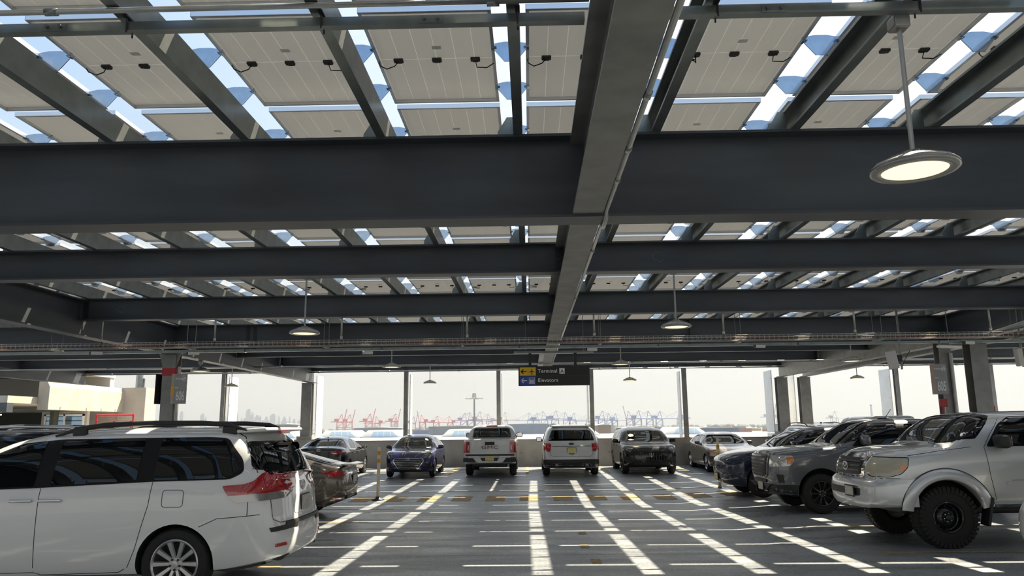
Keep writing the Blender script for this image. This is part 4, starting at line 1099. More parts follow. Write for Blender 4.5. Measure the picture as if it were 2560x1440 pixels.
# ------------------------------------------------------------------ white minivan, left foreground
def sienna():
    P = paint('white_paint', (.70, .71, .72), 0, .3)
    L = 4.98
    sp = dict(L=L, top=[(0, .82), (.12, .93), (.5, 1.03), (.95, 1.12), (1.45, 1.40), (1.9, 1.62), (2.4, 1.71), (3.2, 1.745), (4.2, 1.735), (4.7, 1.70), (4.98, 1.675)],
              belt=[(0, .78), (.5, .95), (1.0, 1.04), (2.0, 1.10), (3.4, 1.15), (4.98, 1.19)], bot=[(0, .26), (.5, .22), (3.3, .24), (4.4, .28), (4.98, .36)],
              hw=[(0, .72), (.15, .82), (.5, .93), (1.1, .975), (3.8, .985), (4.5, .965), (4.8, .925), (4.98, .86)], tum=.30, nroof=5.5,
              tail=[(.3, .07), (.5, .0), (.72, .0), (.82, .05), (1.0, .07), (1.2, .12), (1.45, .26), (1.68, .46)], tl=.75, bowr=.20,
              arches=[(.96, .40), (3.88, .40)], rw=.36)
    c = Car('minivan', 'white minivan parked sideways in the left foreground, tail towards aisle', 'minivan', (-2.56-L/2, 9.02, fz(9)), math.pi, sp, P)
    dk = G['glass_black']; pil = mat('pillar_black', (.012, .012, .014), .55, spec=.15)
    # continuous dark daylight opening, then the panes
    c.both('window_surround', [(1.35, 1.10), (2.35, 1.13), (3.6, 1.185), (4.40, 1.20), (4.53, 1.27), (4.50, 1.40), (4.30, 1.62), (4.1, 1.635), (2.5, 1.625), (2.05, 1.585), (1.65, 1.40)], pil, .005, r=.05, grid=.035)
    c.both('window', [(1.55, 1.13), (2.34, 1.145), (2.34, 1.605), (2.06, 1.57), (1.72, 1.40)], G['glass_tint'] and dk, .009, r=.03, grid=.045)
    c.both('window', [(2.52, 1.155), (3.42, 1.19), (3.42, 1.62), (2.52, 1.61)], dk, .009, r=.03, grid=.045)
    c.both('window', [(3.60, 1.20), (4.38, 1.215), (4.49, 1.30), (4.27, 1.605), (4.1, 1.62), (3.60, 1.625)], dk, .009, r=.04, grid=.045)
    c.patch('windscreen', [(-.78, 1.12), (.78, 1.12), (.66, 1.58), (-.66, 1.58)], 'x', 1, dk, .004, r=.06)
    c.patch('rear_window', [(-.80, 1.24), (.80, 1.24), (.74, 1.585), (-.74, 1.585)], 'x', -1, dk, .006, r=.08, grid=.05)
    c.both('rear_side_glass', [(4.60, 1.30), (4.74, 1.28), (4.80, 1.28), (4.74, 1.42), (4.64, 1.58), (4.52, 1.585)], dk, .005, r=.03, grid=.04)
    # lights
    tl = c.both('tail_light', [(4.33, 1.135), (4.55, 1.15), (4.64, 1.18), (4.71, 1.265), (4.86, 1.235), (4.89, 1.06), (4.40, 1.035)], G['red_lens'], .010, r=.025, grid=.04)
    c.both('reverse_light', [(4.39, 1.035), (4.89, 1.06), (4.88, .985), (4.49, .965)], mat('bright_lens', (.34, .33, .33), .12, metal=.6, coat=1), .010, r=.015, grid=.04)
    for sg in (-1, 1): c.patch('tail_light', [(sg*.70, 1.05), (sg*.86, 1.03), (sg*.84, 1.20), (sg*.74, 1.235)], 'x', -1, G['red_lens'], .006, r=.02, grid=.04)
    c.both('headlight', [(.25, .78), (.95, .92), (.75, 1.0), (.2, .90)], G['clear_lens'], .006, r=.04)
    # seams
    c.seam('door_seam', [(2.42, 1.13), (2.42, .29), (2.5, .265), (3.30, .285), (3.40, .34), (3.47, .52), (3.58, .95), (3.60, 1.19), (3.56, 1.62), (3.55, 1.70)])
    c.seam('door_seam', [(2.42, .29), (1.45, .27)]); c.seam('door_seam', [(2.42, 1.61), (2.45, 1.69)])
    c.seam('bumper_seam', [(4.12, .73), (4.30, .81), (4.60, .83), (4.72, .84)]); c.seam('bumper_seam', [(4.60, .83), (4.60, .97)])
    c.seam('tailgate_seam', [(4.30, 1.70), (4.45, 1.63), (4.56, 1.45), (4.66, 1.26)])
    fd = fillet([(3.72, 1.10), (3.94, 1.10), (3.94, .93), (3.72, .93)], .04); c.seam('fuel_door', fd+fd[:2], sides=(1,), w=.006)
    c.seam('tailgate_seam', [(-.82, 1.2), (-.80, .78), (-.7, .74), (.7, .74), (.80, .78), (.82, 1.2)], 'x', (-1,))
    # handles, plate recess, badges
    for u in (2.24, 2.55): c.handle(u, 1.005, .24, mat('pale_chrome', (.62, .62, .64), .15, metal=.9))
    c.patch('bumper_step', [(-.62, .70), (.62, .70), (.60, .735), (-.60, .735)], 'x', -1, G['car_trim'], .012, r=.01)
    c.both('bumper_step_corner', [(4.81, .70), (4.96, .71), (4.96, .66), (4.83, .655)], G['car_trim'], .010, grid=.04)
    c.patch('plate_recess', [(-.36, .80), (.36, .80), (.40, 1.0), (-.40, 1.0)], 'x', -1, P, .004, r=.04)
    c.plate(.0, .895, -1, G['plate_pale'], .016); c.emblem_ring(0, 1.08, -1, .075, .055, G['chrome'])
    for sg in (-1, 1): c.patch('reflector', [(sg*.62, .50), (sg*.80, .50), (sg*.80, .535), (sg*.62, .535)], 'x', -1, G['red_lens'], .006, r=.01, grid=.04)
    # lower valance
    c.both('lower_valance', [(4.30, .285), (4.62, .33), (4.92, .40), (4.92, .36), (4.4, .27)], G['car_trim'], .004, grid=.05)
    # roof rails
    for sg in (1, -1):
        q = MB(); pts = [(L/2-u, sg*.66, z) for u, z in ((2.35, 1.66), (2.6, 1.735), (2.9, 1.775), (3.4, 1.79), (3.95, 1.785), (4.25, 1.765), (4.46, 1.70))]
        q.tube(pts, [.012, .026, .028, .028, .028, .026, .012], 8)
        for u in (2.62, 4.27): q.rbox((L/2-u, sg*.66, 1.70), (.16, .05, .10), .02)
        q.obj('roof_rail', G['car_trim'], c.root, True)
    q = MB(); q.rbox((-L/2+.52, 0, 1.70), (.42, 1.34, .045), .02, M=Matrix.Rotation(math.radians(3), 3, 'Y')); q.obj('roof_spoiler', P, c.root, True)
    q = MB(); q.rbox((-L/2+.33, 0, 1.675), (.05, .32, .022), .008); q.obj('brake_light', G['red_lens'], c.root)
    q = MB(); q.rbox((-L/2+.30, .06, 1.55), (.03, .5, .02), .008); q.obj('wiper', G['car_trim'], c.root)
    c.mirror(1.35, 1.13, P); c.wheels((.96, 3.88), .36, .245, .235, 'multi', 10)
    return c
sienna()
# ------------------------------------------------------------------ silver lifted pickup, right foreground
def tacoma():
    P = paint('silver_paint', (.56, .58, .60), .5, .30)
    L = 5.35
    sp = dict(L=L, top=[(0, 1.20), (.08, 1.27), (.3, 1.34), (.65, 1.39), (1.0, 1.42), (1.08, 1.44), (1.40, 1.70), (1.62, 1.83), (2.0, 1.885), (2.6, 1.895), (3.2, 1.87), (3.42, 1.83), (3.52, 1.36), (3.6, 1.33), (5.3, 1.33), (5.35, 1.33)],
              belt=[(0, 1.17), (.5, 1.27), (1.0, 1.33), (2.0, 1.36), (5.35, 1.32)], bot=[(0, .62), (.3, .56), (1.6, .54), (5.35, .62)],
              hw=[(0, .74), (.12, .82), (.4, .89), (1.0, .925), (5.0, .925), (5.35, .90)], tum=.27, nroof=5.5,
              nose=[(.5, .14), (.7, .06), (.95, .05), (1.1, .07), (1.25, .14)], nl=.5, bowf=.20, tl=.3, bowr=.02, arches=[(1.03, .49), (4.25, .49)], rw=.42, archdz=.03)
    c = Car('pickup_truck', 'lifted silver pickup with black steel wheels at the right', 'pickup truck', (4.80+L/2, 12.05, fz(12, 7)), math.pi, sp, P)
    dk = G['glass_black']; W = c.W
    c.windscreen(1.12, 1.54, 1.435, ((1.54, 1.455), (1.86, 1.805)), 1.66, dk)
    c.both('window', [(1.74, 1.40), (2.62, 1.40), (2.62, 1.79), (2.15, 1.79), (1.97, 1.69)], dk, .004, r=.04)
    c.both('window', [(2.74, 1.40), (3.30, 1.42), (3.26, 1.77), (2.74, 1.79)], dk, .004, r=.05)
    c.both('window_surround', [(1.66, 1.385), (3.35, 1.40), (3.30, 1.80), (2.12, 1.81), (1.91, 1.70)], mat('pillar_black', (.012, .012, .014), .55, spec=.15), .002, r=.05)
    # bumper, one moulded bar
    q = MB()
    sec = [(.02, .52), (.06, .53), (.10, .60), (.115, .72), (.105, .84), (.09, .90), (.03, .945), (-.10, .95), (-.10, .52)]
    N = 28; rings = []
    for i in range(N+1):
        t = -1+2*i/N; y = t*.93; bx_ = L/2-.06-.24*abs(t)**3.2-(.25*max(0, abs(t)-.88)/.12 if abs(t) > .88 else 0)
        rings.append([(bx_+a*(1-.25*abs(t)**4), y*(1-.02*(z-.7)), z+(.05*abs(t)**3 if z < .6 else 0)) for a, z in sec])
    m = len(sec)
    for r in rings: q.v += r
    for i in range(N):
        for k in range(m): q.f.append((i*m+k, i*m+(k+1) % m, (i+1)*m+(k+1) % m, (i+1)*m+k))
    q.f += [tuple(range(m)), tuple(range(N*m, N*m+m))]; q.m = [0]*len(q.f)
    me = q.mesh('front_bumper', P); autosmooth(me, 40); bum = link('front_bumper', me, c.root)
    for (y0, y1) in ((-.52, .52),):
        q = MB()
        pts = [(y0+(y1-y0)*k/12) for k in range(13)]
        def xf(y): return L/2-.06-.24*abs(y/.93)**3.2+.113
        v = []
        for y in pts: v += [(xf(y)+.004, y, .70), (xf(y)+.004, y, .80)]
        f = [(2*k, 2*k+2, 2*k+3, 2*k+1) for k in range(12)]
        q.add(v, f); q.obj('lower_grille', G['car_trim'], bum)
    for sg in (-1, 1):
        q = MB(); M = Matrix.Translation((L/2-.10, sg*.70, .755)) @ Matrix.Rotation(math.radians(90), 4, 'Y') @ Matrix.Rotation(math.radians(-sg*32), 4, 'X')
        q.lathe([(.085, .012), (.088, .03), (.078, .03), (.06, -.03), (0, -.035)], 24, M); q.obj('fog_light_recess', mat('fog_blank', (.36, .36, .37), .4, metal=.4), bum, True)
    q = MB(); q.rbox((L/2+.065, .28, .755), (.012, .32, .17), .005); fr = q.obj('plate_frame', G['car_trim'], bum); q = MB(); q.rbox((L/2+.073, .28, .755), (.006, .27, .125), .004); q.obj('licence_plate', G['plate_pale'], bum)
    # grille: chrome shell, black inside, bars
    c.patch('grille_shell', [(-.44, 1.30), (.44, 1.30), (.52, 1.24), (.50, .95), (-.50, .95), (-.52, 1.24)], 'x', 1, G['chrome'], .022, r=.06, skirt=.05)
    gr = c.patch('grille', [(-.40, 1.22), (.40, 1.22), (.44, 1.18), (.42, .985), (-.42, .985), (-.44, 1.18)], 'x', 1, G['car_trim'], .030, r=.05)
    for z in (1.045, 1.11, 1.165): c.patch('grille_bar', [(-.40, z-.012), (.40, z-.012), (.40, z+.012), (-.40, z+.012)], 'x', 1, mat('grille_dark_grey', (.05, .05, .052), .4), .044, grid=.08, parent=gr)
    c.emblem_ring(0, 1.10, 1, .085, .062, G['chrome'], kind='toyota', off=.055)
    # headlights wrap the corner
    for sg in (1, -1):
        hl = c.patch('headlight', [(.13, 1.235), (.55, 1.235), (.52, 1.12), (.43, 1.03), (.30, .985), (.12, .985), (.08, 1.10)], 'y', sg, G['hazy_lens'], .012, r=.03, grid=.04)
        c.patch('turn_signal', [(.42, 1.13), (.53, 1.13), (.49, 1.08), (.43, 1.04)], 'y', sg, G['amber_lens'], .016, r=.01, grid=.03, parent=hl)
        c.patch('headlight', [(sg*.55, 1.22), (sg*.74, 1.22), (sg*.76, 1.0), (sg*.54, 1.0)], 'x', 1, G['hazy_lens'], .010, r=.02, grid=.04)
    # flares
    for u0 in (1.03, 4.25):
        for sg in (1, -1):
            q = MB(); rows = []
            for k in range(25):
                a = math.radians(7+162*k/24); ca, sa = math.cos(a), math.sin(a)
                row = []
                for (rad, dy) in ((.655, .000), (.64, .028), (.60, .045), (.54, .055), (.505, .050), (.49, .02), (.49, -.08)):
                    row.append((L/2-u0+rad*ca, sg*(W+dy*min(1, (k+.4)/4, (24.4-k)/4)-.008), .45+rad*sa*.98))
                rows.append(row)
            n = len(rows[0])
            for r in rows: q.v += r
            for i in range(len(rows)-1):
                for k in range(n-1): q.f.append((i*n+k, i*n+k+1, (i+1)*n+k+1, (i+1)*n+k)); q.m.append(0)
            me = q.mesh('wheel_arch_flare', P); autosmooth(me, 45); link('wheel_arch_flare', me, c.root)
            q = MB(); pts = [(L/2-u0+.658*math.cos(math.radians(7+162*k/24)), sg*(W+.001), .45+.658*.98*math.sin(math.radians(7+162*k/24))) for k in range(25)]; q.tube(pts, .005, 5); q.obj('flare_seam', G['car_seam'], c.root)
    for sg in (1, -1): q = MB(); q.rbox((L/2-1.60, sg*(W-.08), .50), (.04, .22, .40), .03, M=Matrix.Rotation(math.radians(-14), 3, 'Y')); q.obj('mud_flap', G['car_trim'], c.root, True)
    c.seam('door_seam', [(1.98, 1.80), (1.76, 1.56), (1.63, 1.38), (1.66, .98), (1.72, .62)]); c.seam('fender_seam', [(.1, .955), (.42, .955)])
    c.seam('hood_seam', [(.55, 1.27), (1.0, 1.335), (1.45, 1.385)]); c.seam('headlight_seam', fillet([(.13, 1.245), (.56, 1.245), (.53, 1.11), (.44, 1.02), (.30, .975), (.11, .975)], .03), w=.01, off=.006)
    c.both('door_moulding', [(1.86, .905), (3.6, .905), (3.6, .865), (1.88, .865)], P, .014, r=.01, grid=.08); c.seam('badge', [(1.95, .925), (2.4, .925)], w=.014, off=.004, m=G['chrome'])
    c.both('sill_step', [(1.70, .60), (3.7, .60), (3.7, .56), (1.74, .56)], G['chrome'], .010, grid=.08)
    c.mirror(1.82, 1.44, G['car_trim'], (.17, .24, .19), .13); c.handle(2.7, 1.25, .22)
    q = MB(); q.tube([(L/2-1.0, .60, 1.44), (L/2-1.25, .58, 1.43), (L/2-1.15, .2, 1.47)], .008, 6); q.obj('wiper', G['car_trim'], c.root)
    c.wheels((1.03, 4.25), .42, .21, .275, 'offroad', 8, .0, G['alloy_black'])
    q = MB(); q.rbox((0, 0, .52), (L*.8, 1.2, .16), .04); q.tube([(L/2-1.03, -.7, .42), (L/2-1.03, .7, .42)], .05, 8); q.obj('underbody', G['car_trim'], c.root)
tacoma()
# ------------------------------------------------------------------ grey pickup behind it
def canyon(name, label, loc, rot, P, front):
    L = 5.4
    sp = dict(L=L, top=[(0, 1.10), (.06, 1.20), (.3, 1.25), (.7, 1.29), (1.2, 1.32), (1.28, 1.34), (1.75, 1.62), (2.05, 1.77), (2.4, 1.825), (3.0, 1.83), (3.55, 1.79), (3.72, 1.74), (3.80, 1.34), (3.9, 1.31), (5.35, 1.31), (5.4, 1.31)],
              belt=[(0, 1.08), (.5, 1.16), (1.2, 1.24), (2.0, 1.27), (3.6, 1.29), (5.4, 1.29)], bot=[(0, .38), (.4, .34), (1.6, .38), (5.0, .42), (5.4, .50)],
              hw=[(0, .80), (.1, .85), (.35, .905), (1.0, .94), (5.1, .94), (5.4, .915)], tum=.27, nroof=5.5,
              nose=[(.35, .10), (.5, .04), (.75, .0), (1.1, .02), (1.25, .10)], nl=.4, bowf=.12, tl=.3, bowr=.03, arches=[(.95, .46), (4.22, .46)], rw=.39, archdz=.03)
    if not front:
        sp.update(hollow=True, cav_u=(1.55, 3.76), cav_z=1.12, sidewin=[[(1.75, 1.31), (2.55, 1.31), (2.55, 1.70), (2.15, 1.70), (1.95, 1.60)], [(2.68, 1.31), (3.50, 1.33), (3.46, 1.68), (2.68, 1.71)]],
                  ws=[(-.72, 1.36), (.72, 1.36), (.62, 1.70), (-.62, 1.70)], rg=[(-.72, 1.345), (.72, 1.345), (.66, 1.685), (-.66, 1.685)])
    c = Car(name, label, 'pickup truck', loc, rot, sp, P)
    dk = G['glass_black']; pil = mat('pillar_black', (.012, .012, .014), .55, spec=.15)
    sw = [[(1.75, 1.31), (2.55, 1.31), (2.55, 1.71), (2.15, 1.70), (1.95, 1.60)], [(2.72, 1.32), (3.50, 1.36), (3.44, 1.69), (3.35, 1.72), (2.72, 1.725)]]
    gm = dk if front else G['glass_clear']
    for w in sw: c.both('window', w, gm, .004, r=.04, skirt=.0 if not front else .02)
    if front: c.both('window_surround', [(1.60, 1.29), (3.55, 1.34), (3.48, 1.71), (3.38, 1.745), (2.12, 1.735), (1.88, 1.60)], pil, .002, r=.05)
    if front: c.windscreen(1.33, 1.68, 1.335, ((1.68, 1.355), (2.06, 1.735)), 2.0, dk)
    else: c.patch('windscreen', [(-.74, 1.33), (.74, 1.33), (.65, 1.74), (-.65, 1.74)], 'x', 1, gm, .004, r=.05, skirt=0)
    c.seam('door_seam', [(2.62, 1.71), (2.62, .45)]); c.seam('door_seam', [(1.80, 1.50), (1.60, 1.29), (1.56, 1.0), (1.60, .45)]); c.seam('door_seam', [(3.58, 1.33), (3.66, .95), (3.55, .45)])
    c.seam('hood_seam', [(.32, 1.15), (1.0, 1.235), (1.5, 1.275)])
    for u in (2.42, 3.40): c.handle(u, 1.15, .22)
    c.mirror(1.82, 1.40, G['car_trim'] if not front else P, (.15, .24, .20), .13)
    # front end
    c.patch('grille_frame', [(-.50, 1.17), (.50, 1.17), (.56, 1.10), (.50, .72), (.36, .66), (-.36, .66), (-.50, .72), (-.56, 1.10)], 'x', 1, P if front else P, .020, r=.05)
    gr = c.patch('grille', [(-.46, 1.13), (.46, 1.13), (.50, 1.08), (.45, .74), (.34, .70), (-.34, .70), (-.45, .74), (-.50, 1.08)], 'x', 1, G['car_trim'], .028, r=.04)
    for k in range(6): z = .76+.068*k; hw_ = .36+.025*k; c.patch('grille_bar', [(-hw_, z-.014), (hw_, z-.014), (hw_+.005, z+.016), (-hw_-.005, z+.016)], 'x', 1, mat('dark_chrome', (.22, .22, .225), .15, metal=.9), .048, grid=.1, parent=gr)
    for sg in (1, -1):
        hl = c.patch('headlight', [(.08, 1.125), (.42, 1.125), (.44, 1.02), (.36, .93), (.10, .905)], 'y', sg, G['clear_lens'], .010, r=.025, grid=.04)
        c.patch('turn_signal', [(.30, 1.10), (.425, 1.10), (.43, 1.02), (.36, .96), (.30, .955)], 'y', sg, G['amber_lens'], .015, r=.015, grid=.04, parent=hl)
        c.patch('headlight', [(sg*.60, 1.12), (sg*.80, 1.12), (sg*.80, .91), (sg*.60, .90)], 'x', 1, G['clear_lens'], .008, r=.02, grid=.04)
        c.patch('lower_bumper', [(.0, .56), (.50, .56), (.48, .36), (.05, .36)], 'y', sg, G['car_trim'], .008, grid=.08)
        c.patch('fog_light_slot', [(.10, .76), (.22, .76), (.24, .60), (.14, .60)], 'y', sg, G['car_trim'], .006, r=.02, grid=.05)
    c.patch('lower_bumper', [(-.80, .56), (.80, .56), (.74, .36), (-.74, .36)], 'x', 1, G['car_trim'], .010, grid=.1)
    c.patch('lower_grille', [(-.42, .64), (.42, .64), (.38, .58), (-.38, .58)], 'x', 1, G['car_trim'], .024, r=.02)
    if front: c.plate(.0, .50, 1, G['plate_pale'], .03)
    # rear end
    c.seam('tailgate_seam', [(-.70, .80), (-.70, 1.27)], 'x', (-1,)); c.seam('tailgate_seam', [(.70, .80), (.70, 1.27)], 'x', (-1,)); c.seam('tailgate_seam', [(-.72, 1.285), (.72, 1.285)], 'x', (-1,), w=.012)
    for sg in (1, -1):
        t = c.patch('tail_light', [(sg*.715, 1.22), (sg*.885, 1.22), (sg*.895, .84), (sg*.725, .84)], 'x', -1, G['red_lens'], .012, r=.02, grid=.04)
        c.patch('reverse_light', [(sg*.735, 1.10), (sg*.775, 1.10), (sg*.785, .93), (sg*.745, .93)], 'x', -1, G['reflector_white'], .018, r=.01, grid=.04, parent=t)
        c.patch('tail_light', [(5.20, 1.22), (5.36, 1.22), (5.36, .84), (5.22, .84)], 'y', sg, G['red_lens'], .008, r=.02, grid=.04)
    c.patch('tailgate_handle', [(-.17, 1.215), (.17, 1.215), (.17, 1.10), (-.17, 1.10)], 'x', -1, G['car_trim'], .010, r=.015)
    c.patch('tailgate_gap', [(-.86, .79), (.86, .79), (.86, .73), (-.86, .73)], 'x', -1, G['car_trim'], .006)
    p, n = c.hit('x', -1, 0, 1.0)
    for s_, dz, mm in (('GMC', 0, mat('badge_dark', (.05, .015, .015), .3)),):
        me = text_mesh(s_, .19, mm, .006, False, 'CENTER', 1.15); o = link('maker_badge', me, c.root, (p.x-.012, 0, .975), (math.radians(90), 0, math.radians(-90))); o.scale = (1.35, .8, 1)
    q = MB(); q.rbox((-L/2-.06, 0, .69), (.20, 1.50, .05), .02); q.prism([(-.62, .69), (.62, .69), (.42, .50), (-.42, .50)], 'x', -L/2-.15, -L/2-.02); rb = q.obj('rear_bumper', P, c.root)
    q = MB(); q.prism([(-.36, .715), (.36, .715), (.26, .56), (-.26, .56)], 'x', -L/2-.156, -L/2-.15); q.obj('bumper_recess', G['car_trim'], rb)
    for sg in (1, -1): q = MB(); q.rbox((-L/2-.04, sg*.72, .60), (.22, .42, .15), .03); q.obj('bumper_corner', G['car_trim'], rb)
    q = MB(); q.rbox((-L/2-.165, 0, .645), (.01, .305, .155), .004); q.obj('licence_plate', G['plate_yellow'], rb)
    if not front:
        c.patch('rear_window', [(-.74, 1.335), (.74, 1.335), (.67, 1.69), (-.67, 1.69)], 'x', -1, G['glass_clear'], .004, r=.05, skirt=0)
        for (a, b, cc, d) in ((-.77, -.70, 1.33, 1.70), (.70, .77, 1.33, 1.70)): pass
        q = MB(); q.rbox((L/2-3.72, 0, 1.765), (.06, .42, .05), .012); q.obj('brake_light', G['red_lens'], c.root)
        c.seats((2.45,), 1.0)
        q = MB(); q.rbox((L/2-1.95, 0, 1.60), (.03, .22, .06), .015); q.tube([(L/2-1.95, 0, 1.6), (L/2-1.9, 0, 1.72)], .012, 6); q.obj('interior_mirror', G['car_trim'], c.root)
    else:
        c.both('fender_badge', [(1.62, 1.13), (1.80, 1.13), (1.80, 1.09), (1.62, 1.09)], G['car_trim'], .004, grid=.06)
    q = MB(); q.tube([(L/2-2.6, .2, 1.82), (L/2-2.75, .2, 2.02)], .006, 6); q.rbox((L/2-2.58, .2, 1.835), (.22, .07, .03), .012); q.obj('roof_antenna', G['car_trim'], c.root)
    c.wheels((.95, 4.22), .39, .24, .255, 'offroad_spoke', 10, 0, G['alloy_black'] if front else G['alloy_black'])
    q = MB(); q.rbox((0, 0, .42), (L*.86, 1.2, .18), .04); q.obj('underbody', G['car_trim'], c.root)
    return c
canyon('pickup_truck', 'grey pickup with black wheels facing the aisle, middle of right row', (4.78+2.7, 16.45, fz(16.4, 7)), math.pi, paint('grey_paint', (.125, .137, .155), .35, .26), True)
# ------------------------------------------------------------------ white pickup in the far row
canyon('pickup_truck', 'white pickup seen from behind with GMC tailgate lettering', (-1.43, 27.35+2.7, fz(29)), math.pi/2, paint('white_truck_paint', (.62, .63, .63), 0, .3), False)
def common_hollow(c, front_glass=True, rear_glass=True, gm=None):
    gm = gm or G['glass_clear']; sp = c.sp
    for w in sp['sidewin']: c.both('window', fillet(w, .05), sp.get('sideglass', gm), -.003, skirt=0, grid=.08)
    if 'ws' in sp: c.patch('windscreen', fillet(sp['ws'], .06), 'x', 1, gm, -.003, skirt=0, grid=.08)
    if 'rg' in sp: c.patch('rear_window', fillet(sp['rg'], .06), 'x', -1, sp.get('rearglass', gm), -.003, skirt=0, grid=.08)
def steering(c, u, z):
    q = MB(); q.tube([(c.L/2-u+.05*math.sin(k*math.pi/10), .38+.18*math.cos(k*math.pi/10), z+.17*math.sin(k*math.pi/10)) for k in range(21)], .014, 6, cap=False); q.obj('steering_wheel', G['car_trim'], c.root, True)
    q = MB(); q.rbox((c.L/2-u+.32, 0, z-.08), (.36, 1.3, .14), .05); q.obj('dashboard', G['car_interior'], c.root, True)
    q = MB(); q.rbox((c.L/2-u-.12, 0, c.b.top(u+.1)-.16), (.03, .22, .06), .015); q.obj('interior_mirror', G['car_trim'], c.root)
# ------------------------------------------------------------------ sedans
def sedan_spec(L, W, H, hood=.78, deck=.98, belt=.92, **k):
    h = W/2
    sp = dict(L=L, top=[(0, hood-.10), (.06, hood-.02), (.35, hood+.07), (.9, belt-.005), (1.25, belt+.035), (1.65, belt+.27), (2.05, H-.07), (2.5, H), (3.0, H-.02), (3.45, H-.12), (3.9, deck+.10), (4.1, deck+.03), (L-.10, deck), (L, deck-.04)],
              belt=[(0, hood-.12), (.4, hood+.0), (1.2, belt), (3.5, belt+.03), (L, deck-.06)], bot=[(0, .24), (.4, .20), (L-.6, .22), (L, .30)],
              hw=[(0, h*.74), (.15, h*.86), (.45, h*.96), (1.0, h), (3.7, h), (L-.35, h*.96), (L-.1, h*.88), (L, h*.80)], tum=.40, nroof=4.2, nl=.5, bowf=.24, tl=.5, bowr=.14,
              nose=[(.2, .08), (.45, .0), (.6, .01), (hood, .10)], tail=[(.3, .07), (.55, .0), (.8, .02), (deck, .04)], arches=[(.92, .36), (.92+2.62, .36)], rw=.325,
              hollow=True, cav_u=(1.45, 3.75), cav_z=belt-.28)
    sp.update(k); return sp
def accent():
    P = paint('blue_paint', (.007, .009, .075), .2, .25)
    L, H = 4.385, 1.49
    sp = sedan_spec(L, 1.76, H, .84, 1.06, .96, arches=[(.83, .36), (3.41, .36)],
        sidewin=[[(1.62, .99), (2.42, 1.01), (2.42, 1.38), (2.10, 1.37)], [(2.52, 1.01), (3.25, 1.03), (3.22, 1.30), (2.95, 1.38), (2.52, 1.39)]],
        ws=[(-.72, .985), (.72, .985), (.57, 1.385), (-.57, 1.385)], rg=[(-.60, 1.10), (.60, 1.10), (.52, 1.36), (-.52, 1.36)])
    sp['top'] = [(0, .72), (.05, .80), (.35, .91), (.85, .955), (1.2, .985), (1.65, 1.25), (2.0, 1.42), (2.45, 1.49), (3.0, 1.475), (3.4, 1.37), (3.8, 1.16), (4.0, 1.09), (4.3, 1.06), (4.385, 1.02)]
    c = Car('sedan_car', 'dark blue sedan facing the viewer with wide silver grille', 'car', (-4.28, 27.1+L/2, fz(28.5)), -math.pi/2, sp, P)
    common_hollow(c); c.seats((2.25, 3.1), .62); steering(c, 1.75, .98)
    c.patch('grille_surround', [(-.50, .685), (.50, .685), (.56, .60), (.36, .32), (-.36, .32), (-.56, .60)], 'x', 1, mat('pale_chrome', (.62, .62, .64), .15, metal=.9), .006, r=.03)
    g = c.patch('grille', [(-.47, .665), (.47, .665), (.52, .60), (.335, .34), (-.335, .34), (-.52, .60)], 'x', 1, G['car_trim'], .012, r=.03)
    for k in range(5): z = .375+.058*k; w = .34+.038*k; c.patch('grille_bar', [(-w, z), (w, z), (w, z+.014), (-w, z+.014)], 'x', 1, mat('pale_chrome'), .020, grid=.1, parent=g)
    c.emblem_ring(0, .665, 1, .075, .042, G['chrome'], kind='hyundai', off=.03)
    for sg in (1, -1):
        c.patch('headlight', [(sg*.50, .70), (sg*.72, .68), (sg*.80, .74), (sg*.80, .82), (sg*.66, .80)], 'x', 1, G['smoked_lens'], .010, r=.03, grid=.04)
        c.patch('headlight', [(.18, .70), (.42, .76), (.62, .86), (.40, .83), (.20, .80)], 'y', sg, G['smoked_lens'], .010, r=.02, grid=.04)
        c.patch('fog_light_recess', [(sg*.56, .50), (sg*.80, .54), (sg*.80, .38), (sg*.64, .36)], 'x', 1, G['car_trim'], .008, r=.03, grid=.05)
    c.patch('lower_intake', [(-.62, .30), (.62, .30), (.56, .22), (-.56, .22)], 'x', 1, G['car_trim'], .008)
    c.seam('hood_seam', [(.20, .80), (.6, .87), (1.2, .95)]); c.seam('door_seam', [(2.47, 1.0), (2.47, .30)]); c.seam('door_seam', [(1.5, .97), (1.36, .6), (1.42, .28)])
    c.mirror(1.62, 1.03, P, (.11, .20, .13), .12); c.wheels((.83, 3.41), .315, .20, .20, 'multi', 8)
    q = MB(); q.lathe([(0, 0), (.10, 0), (.10, .006), (0, .006)], 24, Matrix.Translation((L/2-1.78, -.33, 1.27)) @ Matrix.Rotation(math.radians(62), 4, 'Y')); q.obj('round_sticker', G['sticker_yellow'], c.root)
    for u in (2.25, 3.0): c.handle(u, .86, .18)
accent()
